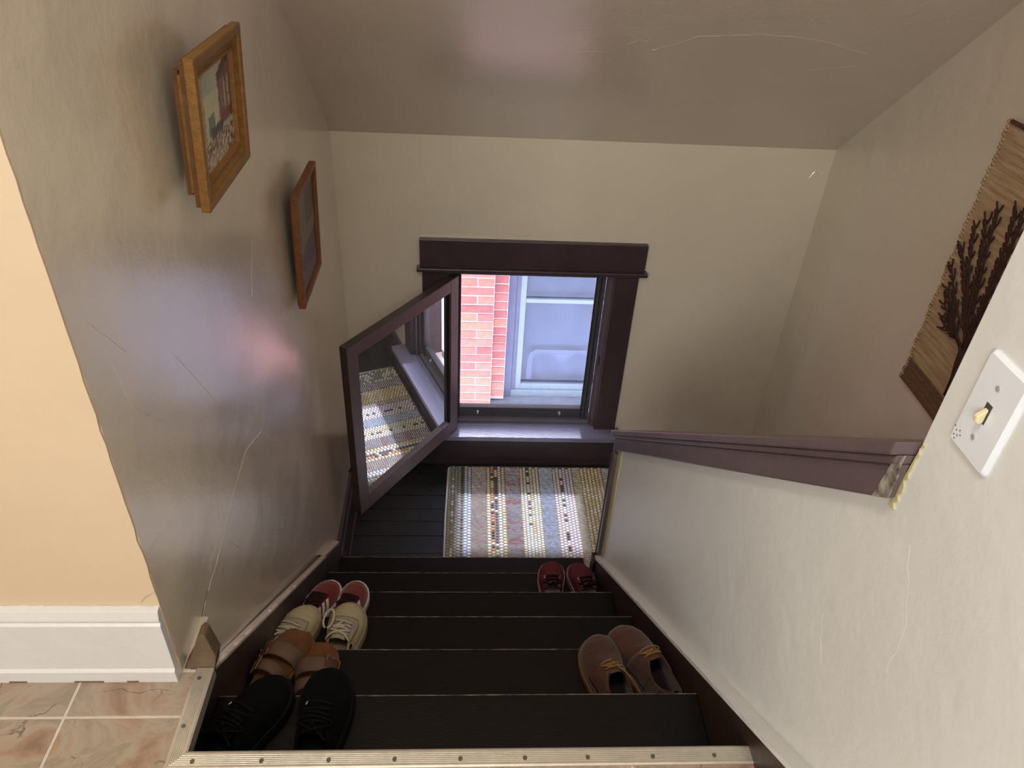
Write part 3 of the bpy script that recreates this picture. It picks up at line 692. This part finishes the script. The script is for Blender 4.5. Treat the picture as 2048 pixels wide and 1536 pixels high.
b = MB(); rect_ring(b, T1, -.001+.0, W1, .018, H1-.018, 0, [(.012, -.032), (.012, -.026), (.05, -.026), (.05, -.032)]); b.build('inner_frame', m_gold, p1)
b = MB(); b.box(.016, W1-.016, -.041, -.032, .024, H1-.024, T=T1); b.build('stretcher', m_gold2, p1)
painting('canvas', p1, T1 @ Matrix.Translation((.043, -.017, .043)), W1-.086, H1-.086, village)
p2 = thing('framed_painting', 'smaller dark painting in a narrow brown wooden frame nearest the window wall', 'picture', (wx(1.5), 1.5, .06))
T2 = frame_T(.002, .016, .062, .412, 1.352); W2, H2 = .295, .350
b = MB(); rect_ring(b, T2, 0, W2, 0, H2, 0, [(0, -.020), (0, -.002), (.002, 0), (.012, 0), (.014, -.003), (.018, -.003), (.020, -.008), (.020, -.018)])
b.build('wooden_frame', m_wood, p2)
b = MB(); b.box(.006, W2-.006, -.024, -.019, .006, H2-.006, T=T2); b.build('backing_board', m_wood2, p2)
painting('canvas', p2, T2 @ Matrix.Translation((.019, -.010, .019)), W2-.038, H2-.038, dusk)

# ------------------------------------------------------------------ light switch on the near right wall
ls = thing('light_switch', 'white single toggle switch plate with rounded corners on the near right wall', 'light switch', (XW, -.086, .806))
m_pl = mat('white_plastic', (226, 232, 240), .32, .02, 20); m_iv = mat('ivory_toggle', (222, 212, 168), .35, .04, 20)
PY0, PY1, PZ0, PZ1 = -.119, -.053, .749, .863
b = MB(); ll = []
def rr(y0, y1, z0, z1, r, n=5):
    P = []
    for cy, cz, a0 in ((y1-r, z1-r, 0), (y0+r, z1-r, PI/2), (y0+r, z0+r, PI), (y1-r, z0+r, 3*PI/2)):
        for i in range(n+1): t = a0+PI/2*i/n; P.append((cy+math.cos(t)*r, cz+math.sin(t)*r))
    return P
for ins, xx, r in ((0, XW, .006), (0, XW-.002, .006), (.0035, XW-.0055, .004)): ll.append([(xx, *p) for p in rr(PY0+ins, PY1-ins, PZ0+ins, PZ1-ins, r)])
n = len(ll[0]); vs = [v for l in ll for v in l]
b.add(vs, [(i*n+k, i*n+(k+1) % n, (i+1)*n+(k+1) % n, (i+1)*n+k) for i in (0, 1) for k in range(n)]+[tuple(range(2*n, 3*n))])
b.build('plate', m_pl, ls)
b = MB(); b.box(XW-.0062, XW-.0050, -.0905, -.0815, .795, .817); b.build('slot', mat('slot_dark', (70, 66, 60), .7), ls)
b = MB(); b.prism([(XW-.006, .796), (XW-.006, .812), (XW-.015, .803), (XW-.0145, .797), (XW-.010, .794)], -.0890, -.0830, 'y') ; b.build('toggle', m_iv, ls, bevel=.0012)
for z in (.836, .776):
    b = MB(); b.cyl((XW-.0068, -.086, z), .0028, .0015, 14, ax='x'); b.box(XW-.0071, XW-.0067, -.088, -.084, z-.0004, z+.0004); b.build('screw', mat('plate_screw', (176, 180, 184), .4, metallic=.3), ls)
b = MB()
for dy, dz in ((.0, .0), (.004, -.003), (.008, .001), (.003, .004), (.009, -.005), (.012, .004), (.006, -.008)): b.cyl((XW-.0060, -.069+dy, .764+dz), .0009, .0006, 6, ax='x')
b.build('paint_specks', mat('specks', (110, 104, 96), .7), ls)

# ------------------------------------------------------------------ woven wall hanging on the far right wall
wh = thing('wall_hanging', 'beige woven jute wall hanging with an embroidered dark brown tree', 'wall hanging', (1.92, 1.12, .3))
m_jute = mat('jute', (178, 146, 110), .95, rgb2=(206, 178, 142), scale=26, bump=.8, bscale=90, stretch=(1, .35, 3.2), detail=6)
m_jute2 = mat('jute_dark', (134, 100, 74), .95, rgb2=(112, 82, 60), scale=60, bump=.9, bscale=160, stretch=(1, 1, 2.5))
m_yarn = mat('tree_yarn', (70, 42, 36), .95, .15, 80, .6, 300)
XH = 1.905; HY0, HY1, HZ0, HZ1 = .86, 1.330, -.125, .705
def cloth(z0, z1, m, name, nv, thick=.010, out=0.):
    b = MB(); nu = 40
    def f(u, v):
        z = z0+(z1-z0)*v; wob = .003*math.sin(z*190)+.0035*math.sin(z*47+1)
        yr = HY1+wob+.012*(.30-z)*.5; y = HY0+(yr-HY0)*u
        rib = .0016*abs(math.sin(z*150+.5*math.sin(y*9)))
        return (XH-out-rib-.002*math.sin(y*14+z*5), y, z)
    b.grid(f, nu, nv); return b.build(name, m, wh, smooth=True, solid=thick)
cloth(-.047, HZ1, m_jute, 'woven_panel', 160)
cloth(-.128, -.045, m_jute2, 'border_band', 26, .014, .003)
b = MB()
for j in range(74):                     # stitched edge along the side
    z = HZ0+(HZ1-HZ0)*j/74+.006; y = HY1+.003*math.sin(z*190)+.0035*math.sin(z*47+1)+.006*(.30-z)
    b.tube([(XH-.001, y-.010, z-.002), (XH-.003, y-.003, z+.001), (XH+.004, y-.0005, z+.003), (XH+.010, y-.004, z+.004)], .0046, 6)
b.build('edge_stitching', m_jute, wh, smooth=True, kind='stuff')
b = MB(); rs = random.Random(11); XT = XH-.0065
TY, TZ0 = 1.108, .105
def inside(p): return ((p[0]-1.118)/.178)**2+((p[1]-.305)/.212)**2 < 1
def yarnline(pts, r, lift): b.tube([(XT-lift, y_, z_) for y_, z_ in pts], r, 5)
def branch(p, a0, a1, r):
    """one limb bending from direction a0 to a1 until it leaves the crown, with short hooked twigs on both sides"""
    q = p; pts = [p]; k = 0; a_ = a0
    while k < 70 and (inside(q) or k < 6):
        a_ += (a1-a_)*.10+rs.uniform(-.05, .05); q = (q[0]+math.sin(a_)*.0105, q[1]+math.cos(a_)*.0105); pts.append(q); k += 1
        if k > 3 and k % 2 == 0:
            for sd in ((-1, 1) if k % 4 else (1,)):
                t, at = q, a_+sd*.85; tp = [q]
                for j in range(rs.choice((4, 5, 6))): at -= sd*.12; t = (t[0]+math.sin(at)*.0062, t[1]+math.cos(at)*.0062); tp.append(t)
                yarnline(tp, .0027, .0012)
    yarnline(pts, r, .0022)
for off in (-.011, -.004, .004, .011):
    yarnline([(TY-.022+off*1.3, -.03), (TY-.014+off*.8, .03), (TY-.004+off*.9, .075), (TY+off*1.2, .125)], .0046, .0025)
for i, an in enumerate((-1.9, -1.45, -1.05, -.72, -.42, -.14, .14, .42, .72, 1.05, 1.45, 1.9)):
    branch((TY+an*.006, TZ0+.012*(i % 3)), an*.75, an*.98, .0034)
for an in (-1.2, -.9, -.56, -.28, 0, .28, .56, .9, 1.2):
    branch((TY+math.sin(an)*.06, TZ0+.02+math.cos(an)*.07), an*1.1, an*.9, .003)
b.build('embroidered_tree', m_yarn, wh, smooth=True, kind='stuff')
b = MB(); b.tube([(1.899, HY0-.02, HZ1+.004), (1.899, HY1-.02, HZ1+.000)], .006, 8); b.build('hanging_rod', m_jute2, wh, smooth=True)
b = MB(); b.box(1.905, 1.922, HY0+.05, HY0+.07, HZ1-.05, HZ1); b.box(1.905, 1.922, HY1-.07, HY1-.05, HZ1-.05, HZ1); b.build('hook', m_screw, wh)

# ------------------------------------------------------------------ footwear
def interp(tab, t):
    for (a0, v0), (a1, v1) in zip(tab, tab[1:]):
        if t <= a1:
            k = (t-a0)/(a1-a0) if a1 > a0 else 0; k = k*k*(3-2*k)*.5+k*.5
            return v0+(v1-v0)*k
    return tab[-1][1]
class Shoe:
    """local frame: toe along +y, heel at y=0, z up. side=+1: big toe towards +x (a left shoe), -1: right shoe"""
    def __init__(s, L, W, side, H, z0, arch=2.3):
        s.L, s.W, s.side, s.H, s.z0, s.arch = L, W, side, H, z0, arch
        s.wt = [(0, .0), (.012, .30), (.05, .52), (.12, .64), (.25, .70), (.40, .74), (.55, .87), (.68, .98), (.76, 1.0), (.85, .93), (.92, .76), (.965, .54), (.99, .28), (1, .0)]
    def half(s, t): return interp(s.wt, t)*s.W/2
    def cx(s, t): return s.side*(interp([(0, 0), (.35, -.02), (.6, -.01), (.8, .03), (1, .075)], t))*s.W*1.2
    def pt(s, t, th, d=0.):
        """surface point: th from 0 (right, +x) over the top (pi/2) to pi (left)"""
        hw = s.half(t); h = interp(s.H, t); e = 2/s.arch
        c_, s_ = math.cos(th), math.sin(th)
        x = s.cx(t)+math.copysign(abs(c_)**e, c_)*hw
        z = s.z0+max(0, s_)**e*h
        n = Vector((c_*max(h, .02), 0, s_*max(hw, .02))).normalized() if d else Vector()
        slope = (interp(s.H, min(1, t+.02))-interp(s.H, max(0, t-.02)))/(.04*s.L)
        if d: n = (n+Vector((0, -slope*max(0, s_)*.8, 0))).normalized()
        return Vector((x, t*s.L, z))+n*d
    def upper(s, name, m, par, open_, cmin, thick=.0028, nt=44, K=9, J=6):
        """open_=(t0,t1) range of the foot opening; cmin(t)= opening half angle from the top"""
        b = MB(); ts = [(.5-.5*math.cos(PI*i/nt)) for i in range(nt+1)]; nj = 2*K+J
        ts = sorted(set(ts+list(open_)))
        vs = []
        for t in ts:
            k = 0.0
            if open_[0] <= t <= open_[1]: k = cmin((t-open_[0])/(open_[1]-open_[0]))
            k = max(k, .02); a0, a1 = PI/2-k, PI/2+k
            for j in range(nj+1):
                th = a0*j/K if j <= K else (a0+(a1-a0)*(j-K)/J if j <= K+J else a1+(PI-a1)*(j-K-J)/K)
                vs.append(s.pt(max(.0005, min(.9995, t)), th))
        fs = []
        for i in range(len(ts)-1):
            tm = (ts[i]+ts[i+1])/2
            for j in range(nj):
                if open_[0] < tm < open_[1] and K <= j < K+J: continue
                fs.append((i*(nj+1)+j, (i+1)*(nj+1)+j, (i+1)*(nj+1)+j+1, i*(nj+1)+j+1))
        b.add(vs, fs); return b.build(name, m, par, smooth=True, solid=thick, local=True, weld=True)
    def outline(s, grow, n=56):
        P = []
        for i in range(n):
            a_ = 2*PI*i/n; t = .5-.5*math.cos(a_ if a_ <= PI else 2*PI-a_)
            sg = 1 if a_ <= PI else -1; hw = s.half(max(.0005, min(.9995, t)))
            P.append(Vector((s.cx(t)+sg*hw, t*s.L)))
        Q = []
        for i in range(n):
            tt = (P[(i+1) % n]-P[i-1]).normalized(); nn = Vector((tt.y, -tt.x)); 
            if nn.dot(P[i]-Vector((0, s.L/2))) < 0: nn = -nn
            Q.append(P[i]+nn*grow)
        return Q
    def sole(s, name, m, par, layers, top=True, bend=0.):
        """layers: list of (z, grow)"""
        b = MB(); n = 56; vs = []
        for z, g in layers: vs += [(p.x, p.y, z+bend*max(0, (p.y/s.L-.75))**2) for p in s.outline(g, n)]
        k = len(layers)
        fs = [(i*n+q, i*n+(q+1) % n, (i+1)*n+(q+1) % n, (i+1)*n+q) for i in range(k-1) for q in range(n)]
        fs += [tuple(range(n)), tuple(range((k-1)*n, k*n))]
        b.add(vs, fs); return b.build(name, m, par, smooth=False, local=True)
    def patch(s, name, m, par, t0, t1, th0, th1, d=.0012, nu=10, nv=8, solid=.0012, shear=0.):
        b = MB()
        b.grid(lambda u, v: s.pt(t0+(t1-t0)*u+shear*(v-.5), (th0(u) if callable(th0) else th0)*(1-v)+(th1(u) if callable(th1) else th1)*v, d), nu, nv)
        return b.build(name, m, par, smooth=True, solid=solid, local=True)
    def lace(s, b, t0, th0, t1, th1, r=.002, d=.004, n=8, sag=.0):
        b.tube([s.pt(t0+(t1-t0)*i/n, th0+(th1-th0)*i/n, d+sag*math.sin(PI*i/n)) for i in range(n+1)], r, 5, flat=.6)
    def bow(s, b, t, r=.0018, ln=.03, seeds=1, loops=2):
        c = s.pt(t, PI/2, .007); rs = random.Random(seeds)
        for sg in (-1, 1)[:loops]:
            P = []
            for i in range(11):
                a_ = PI*i/10; rr_ = ln*math.sin(a_)
                P.append(c+Vector((sg*rr_*.9, (a_/PI-.5)*ln*.75+ln*.25*math.sin(a_), -.009*math.sin(a_)**2*1.4+.001)))
            b.tube(P, r, 5)
        for sg in (-1, 1):
            P = [c]; q = c.copy()
            for i in range(5): q = q+Vector((sg*ln*.16, -ln*.16*(1-i*.2)+rs.uniform(-.002, .002), -.0032)); P.append(q.copy())
            b.tube(P, r, 5)
        b.tube([c+Vector((-.003, 0, 0)), c+Vector((.003, 0, .001))], r*2, 6)
def insole(sh, m, par, z=.004):
    b = MB(); P = sh.outline(-.005); b.add([(p.x, p.y, sh.z0+z) for p in P], [tuple(range(len(P)))]); return b.build('insole', m, par, local=True)
def place_shoe(name, label, cat, step, toe, ang, L, group):
    """toe=(x,y) of the toe tip, ang = degrees the toe is turned towards +x"""
    A_ = math.radians(ang); z = -step*R
    hx, hy = toe[0]-math.sin(A_)*L, toe[1]-math.cos(A_)*L
    return thing(name, label, cat, (hx, hy, z), group, -A_)
LOW = [(0, .052), (.05, .062), (.15, .060), (.30, .056), (.42, .066), (.52, .064), (.62, .053), (.74, .041), (.86, .033), (.95, .025), (1, .010)]
oval = lambda mx: (lambda u: mx*math.sin(PI*min(1, u*1.0))**.55 if 0 < u < 1 else .02)
# burgundy canvas plimsolls
m_burg = mat('burgundy_canvas', (96, 20, 34), .85, .12, 60, .4, 400); m_foxb = mat('taupe_foxing', (150, 124, 116), .6, .08, 40); m_lb = mat('black_laces', (9, 7, 8), .8); m_in_d = mat('dark_lining', (26, 20, 20), .95, .2, 40)
m_eye = mat('eyelet_metal', (190, 170, 160), .35, metallic=.7)
def plimsoll(side, label, toe, ang):
    par = place_shoe('canvas_plimsoll', label, 'shoe', 5, toe, ang, .262, 'burgundy canvas plimsolls')
    s = Shoe(.262, .094, side, LOW, .018)
    s.sole('rubber_sole', m_foxb, par, [(0, .001), (.001, .003), (.024, .003), (.0255, .0015), (.0255, -.001)])
    s.upper('canvas_upper', m_burg, par, (.06, .60), oval(1.0))
    insole(s, m_in_d, par)
    s.patch('tongue', m_burg, par, .42, .62, PI/2-.45, PI/2+.45, -.003, solid=.003)
    s.patch('vamp_seam', mat('burgundy_dark', (76, 18, 30), .9), par, .60, .635, .45, PI-.45, .0006, 3, 18)
    for sg in (-1, 1):
        s.patch('eyestay', m_burg, par, .40, .615, (lambda u, sg=sg: PI/2+sg*max(.42, 1.0*math.sin(PI*min(1, max(0, (.40+.215*u-.06)/.54)))**.55+.03)), PI/2+sg*1.12, .0014)
    b = MB()
    for t in (.44, .50, .56, .60):
        for sg in (-1, 1):
            c = s.pt(t, PI/2+sg*.56, .003); b.tube([c+Vector((0, 0, -.002)), c+Vector((0, 0, .0012))], .0034, 8)
    b.build('eyelets', m_eye, par, local=True)
    b = MB()
    for t in (.44, .50, .56, .60): s.lace(b, t, PI/2-.56, t-.03, PI/2+.56, .0019, .0045)
    s.bow(b, .43, .002, .036, 3)
    b.build('laces', m_lb, par, smooth=True, local=True)
plimsoll(1, 'left burgundy canvas plimsoll with dark laces on the fifth step down', (.806, 1.240), 1)
plimsoll(-1, 'right burgundy canvas plimsoll beside the right-hand stringer, near the rug', (.912, 1.234), -5)
# red suede sneakers with white stripes
m_red = mat('red_suede', (116, 12, 20), .9, .12, 50, .3, 300, sheen=.4); m_redd = mat('dark_red_suede', (48, 6, 10), .9, .15, 50, .3, 300); m_wst = mat('white_leather', (226, 220, 214), .5, .04, 40)
m_wsole = mat('off_white_rubber', (214, 206, 196), .6, .05, 30)
def red_sneaker(side, label, toe, ang):
    par = place_shoe('suede_sneaker', label, 'shoe', 4, toe, ang, .258, 'red suede sneakers')
    s = Shoe(.258, .092, side, LOW, .016)
    s.sole('rubber_sole', m_wsole, par, [(0, 0), (.001, .0035), (.021, .0035), (.023, .002), (.023, -.001)], bend=.08)
    s.upper('suede_upper', m_red, par, (.07, .56), oval(.98))
    insole(s, m_in_d, par)
    s.patch('tongue', m_redd, par, .41, .60, PI/2-.45, PI/2+.45, -.002, solid=.004)
    s.patch('lace_panel', m_redd, par, .53, .70, PI/2-.62, PI/2+.62, .001, 8, 10)
    for sg in (-1, 1):
        for k in range(3):
            t = .56-.085*k
            s.patch('stripe', m_wst, par, t, t+.046, PI/2+sg*1.42, PI/2+sg*.72, .0016, 4, 10, shear=.09 if sg > 0 else .09)
    b = MB()
    for t in (.50, .54, .58, .62, .66): s.lace(b, t, PI/2-.4, t-.01, PI/2+.4, .0024, .0045)
    s.bow(b, .46, .0022, .030, 5)
    b.build('laces', m_redd, par, smooth=True, local=True)
red_sneaker(1, 'left red suede sneaker with white side stripes, against the left stringer', (.062, .992), 14)
red_sneaker(-1, 'right red suede sneaker with white side stripes, toe on the step edge', (.162, .984), 16)
# cream canvas sneakers
m_crm = mat('cream_canvas', (182, 168, 132), .85, .06, 70, .3, 400); m_lw = mat('white_laces', (190, 180, 158), .85, .06, 60); m_gum = mat('tan_rubber', (146, 126, 100), .65, .08, 30); m_pan = mat('grey_white_suede', (166, 154, 130), .9, .06, 60)
def cream_sneaker(side, label, toe, ang, loop):
    par = place_shoe('canvas_sneaker', label, 'shoe', 3, toe, ang, .262, 'cream canvas sneakers')
    s = Shoe(.262, .098, side, [(0, .056), (.05, .066), (.15, .064), (.30, .060), (.42, .070), (.52, .066), (.62, .056), (.74, .044), (.86, .035), (.95, .026), (1, .010)], .022)
    s.sole('rubber_sole', m_gum, par, [(0, 0), (.001, .005), (.014, .006), (.016, .0045), (.018, .006), (.028, .005), (.030, .003), (.030, -.001)], bend=.06)
    s.upper('canvas_upper', m_crm, par, (.07, .52), oval(.98))
    insole(s, m_in_d, par)
    s.patch('tongue', m_pan, par, .40, .60, PI/2-.5, PI/2+.5, .001, solid=.004)
    s.patch('lace_panel', m_pan, par, .44, .735, lambda u: PI/2-.95+.42*max(0, u-.55)**1.2*1.6, lambda u: PI/2+.95-.42*max(0, u-.55)**1.2*1.6, .0012, 10, 14)
    s.patch('lace_slot', m_black, par, .642, .652, PI/2-.30, PI/2+.22, .0028, 3, 6, solid=.0006)
    for sg in (-1, 1):
        s.patch('black_tab', m_black, par, .38, .43, PI/2+sg*1.15, PI/2+sg*.98, .0018, 4, 4)
    b = MB()
    for i, t in enumerate((.46, .51, .56, .61)): s.lace(b, t, PI/2-.5, t+(.03 if i % 2 else -.02), PI/2+.5, .0034, .006)
    s.lace(b, .40, PI/2-.7, .50, PI/2+.55, .0034, .009); s.lace(b, .40, PI/2+.7, .50, PI/2-.5, .0034, .009)
    if loop:
        c = s.pt(.50, PI/2+.35, .009); P = [c+Vector((-.004+.013*math.cos(a_)-.013, .024+.026*math.sin(a_), .004+.006*math.sin(a_))) for a_ in [-1.4+5.9*i/14 for i in range(15)]]
        b.tube(P, .0032, 5, flat=.5)
        b.tube([s.pt(.50, PI/2+.3, .010), s.pt(.60, PI/2+.02, .008), s.pt(.66, PI/2-.12, .006)], .003, 5, flat=.5)
        b.tube([s.pt(.49, PI/2+.2, .010), s.pt(.55, PI/2-.2, .009), s.pt(.60, PI/2-.38, .006)], .003, 5, flat=.5)
    b.build('laces', m_lw, par, smooth=True, local=True)
cream_sneaker(1, 'left cream canvas sneaker with tan sole, partly behind a brown sandal', (.052, .738), 12, False)
cream_sneaker(-1, 'right cream canvas sneaker with an upright white lace loop', (.184, .744), 9, True)
# two-strap cork sandals
m_cork = mat('cork', (120, 80, 36), .85, .2, 120, .5, 260); m_bed = mat('suede_footbed', (112, 70, 30), .9, rgb2=(70, 34, 18), scale=16); m_strap = mat('taupe_strap', (98, 74, 54), .7, .1, 30, .3, 120); m_buck = mat('buckle_metal', (176, 150, 120), .35, metallic=.7); m_strapd = mat('strap_tab', (82, 50, 30), .7, .1, 30)
def sandal(side, label, toe, ang):
    par = place_shoe('cork_sandal', label, 'sandal', 2, toe, ang, .252, 'two-strap cork sandals')
    s = Shoe(.252, .098, side, [(0, .03), (.10, .05), (.30, .052), (.50, .056), (.62, .050), (.80, .040), (1, .02)], .020, 2.0)
    s.wt = [(0, .0), (.012, .30), (.05, .52), (.12, .66), (.25, .72), (.40, .76), (.55, .88), (.68, .99), (.78, 1.0), (.87, .95), (.93, .82), (.97, .60), (.992, .30), (1, .0)]
    s.sole('rubber_outsole', m_stair, par, [(0, 0), (.001, .001), (.006, .001), (.006, 0)])
    s.sole('cork_footbed', m_cork, par, [(.006, -.001), (.014, .000), (.022, .001), (.026, -.0005), (.026, -.005)])
    b = MB(); nu, nv = 26, 12
    def f(u, v):
        t = .015+.97*u; hw = s.half(t)*.93; x_ = (v-.5)*2
        dish = .0045*(abs(x_)**4)+(.004*math.exp(-((t-.12)/.1)**2)*(abs(x_)**2))+.003*max(0, 1-((t-.97)/.04)**2 if abs(t-.97) < .04 else 0)
        return (s.cx(t)+x_*hw, t*s.L, .0262+dish)
    b.grid(f, nu, nv); b.build('suede_lining', m_bed, par, smooth=True, local=True)
    def strap(tc, wd, tilt, hgt, nm):
        b = MB(); n = 18
        def g(u, v):
            th = PI*v; t = tc+(u-.5)*wd/s.L+tilt*(v-.5)*side
            hw = s.half(min(.99, t))+.002; zz = .012+math.sin(th)**.75*(hgt-.012) if 0 < v < 1 else .012
            return (s.cx(t)+math.cos(th)*hw, t*s.L, zz+.003*math.sin(PI*u))
        b.grid(g, 6, 22); o_ = b.build(nm, m_strap, par, smooth=True, solid=.0028, local=True)
        # tab end with buckle on the outer side
        b = MB(); vo = .22 if side < 0 else .78
        b.grid(lambda u, v: Vector(g(.1+.8*u, vo+(v-.5)*.26))+Vector((math.cos(PI*vo), 0, math.sin(PI*vo)))*.004, 4, 6)
        b.build('strap_tab', m_strapd, o_, smooth=True, solid=.002, local=True)
        b = MB(); cs = [Vector(g(u, v))+Vector((math.cos(PI*vo), 0, math.sin(PI*vo)))*.0065 for u, v in ((-.08, vo-.13), (1.08, vo-.13), (1.08, vo+.13), (-.08, vo+.13), (-.08, vo-.13))]
        b.tube(cs, .0013, 6); b.tube([(cs[0]+cs[3])/2, (cs[1]+cs[2])/2], .001, 5)
        b.build('buckle', m_buck, o_, local=True)
    strap(.665, .040, .03, .066, 'front_strap'); strap(.45, .028, .05, .076, 'rear_strap')
sandal(1, 'left brown two-strap cork sandal close to the left stringer', (.092, .522), 17)
sandal(-1, 'right brown two-strap cork sandal, overlapped by a black sneaker', (.156, .486), 3)
# black knit trainers on the top step
m_blk = mat('black_knit', (5, 5, 6), .95, .3, 80, .6, 400); m_blk2 = mat('black_rubber', (10, 10, 11), .8, .1, 30); m_logo = mat('grey_white_print', (170, 166, 158), .6)
for m__ in (m_blk, m_blk2, m_lb): m__.node_tree.nodes['Principled BSDF'].inputs['Specular IOR Level'].default_value = .12
def trainer(side, label, toe, ang):
    par = place_shoe('black_trainer', label, 'shoe', 1, toe, ang, .272, 'black knit trainers')
    s = Shoe(.272, .100, side, [(0, .060), (.05, .075), (.15, .070), (.30, .064), (.42, .074), (.52, .070), (.62, .060), (.74, .048), (.86, .038), (.95, .028), (1, .012)], .022)
    s.sole('rubber_sole', m_blk2, par, [(0, 0), (.002, .004), (.020, .006), (.030, .004), (.031, 0)], bend=.12)
    s.upper('knit_upper', m_blk, par, (.07, .50), oval(.95), thick=.004)
    insole(s, m_in_d, par)
    s.patch('tongue', m_blk, par, .38, .58, PI/2-.5, PI/2+.5, .002, solid=.005)
    b = MB()
    for i, t in enumerate((.46, .51, .56, .61)): s.lace(b, t, PI/2-.45, t+(.02 if i % 2 else -.02), PI/2+.45, .0026, .007)
    s.bow(b, .43, .0024, .036, 7); b.build('laces', m_lb, par, smooth=True, local=True)
    q = s.patch('heel_mark', m_logo, par, .13, .22, PI/2+.95, PI/2+1.10, .0016, 4, 3) ; q['label'] = 'small pale side mark'
    s.patch('heel_mark', m_logo, par, .13, .22, PI/2-.95, PI/2-1.10, .0016, 4, 3)
    b = MB(); b.tube([s.pt(.60, PI/2+.5, .006), s.pt(.635, PI/2+.40, .007)], .0011, 5); b.build('lace_tip', m_logo, par, local=True)
trainer(1, 'left black knit trainer on the top step by the aluminium strip', (.118, .262), 22)
trainer(-1, 'right black knit trainer on the top step, nearer the middle', (.232, .276), 6)
# brown suede lace-up ankle boots
m_bt = mat('brown_suede', (68, 36, 18), .85, .16, 26, .3, 160, sheen=.2); m_bt2 = mat('worn_brown_suede', (86, 56, 42), .85, .12, 26, .3, 160); m_welt = mat('crepe_welt', (104, 70, 40), .8, .15, 60, .4, 160); m_lt = mat('tan_laces', (134, 96, 48), .75, .1, 60)
def boot(side, label, toe, ang, loops):
    par = place_shoe('ankle_boot', label, 'boot', 2, toe, ang, .268, 'brown suede ankle boots')
    s = Shoe(.268, .102, side, [(0, .092), (.06, .108), (.16, .106), (.30, .100), (.42, .096), (.50, .084), (.58, .068), (.70, .054), (.84, .045), (.93, .035), (.98, .022), (1, .012)], .016, 2.25)
    s.sole('crepe_sole', m_welt, par, [(0, 0), (.001, .004), (.013, .005), (.016, .0045), (.018, .0035), (.0185, -.001)])
    s.upper('suede_upper', m_bt, par, (.035, .46), oval(.80), thick=.003)
    insole(s, m_in_d, par)
    b = MB(); n = 56; P0, P1 = s.outline(.003, n), s.outline(.0036, n)
    for i in range(0, n): b.tube([Vector((P0[i].x, P0[i].y, .0188)), Vector((P0[i].lerp(P0[(i+1) % n], .6).x, P0[i].lerp(P0[(i+1) % n], .6).y, .0188))], .0007, 4)
    b.build('welt_stitching', m_lt, par, local=True, kind='stuff')
    s.patch('tongue', m_bt2, par, .41, .56, PI/2-.36, PI/2+.36, -.0012, solid=.003)
    for sg in (-1, 1): s.patch('quarter', m_bt if sg*side < 0 else m_bt2, par, .30, .565, (lambda u, sg=sg: PI/2+sg*max(.34, .80*math.sin(PI*min(1, max(0, (.30+.265*u-.035)/.425)))**.55*(1 if .30+.265*u < .46 else 0)+.03)), PI/2+sg*1.35, .0016, 16, 10, solid=.002)
    b = MB()
    for t in (.46, .51): s.lace(b, t, PI/2-.45, t, PI/2+.45, .0020, .0045)
    s.lace(b, .46, PI/2-.4, .51, PI/2+.4, .002, .006)
    s.bow(b, .49, .002, .028, 9, loops)
    if loops == 1:
        c = s.pt(.48, PI/2, .008); P = [c]
        for i in range(1, 13): P.append(c+Vector((.045*math.sin(i*.15), -.011*i, .010*math.sin(i*.5)-.0015*i)))
        b.tube(P, .0018, 5)
    b.build('laces', m_lt, par, smooth=True, local=True)
boot(1, 'left brown suede ankle boot with a looped tan lace bow', (.808, .502), -11, 1)
boot(-1, 'right brown suede ankle boot leaning by the right stringer, collar open', (.886, .532), -17, 2)
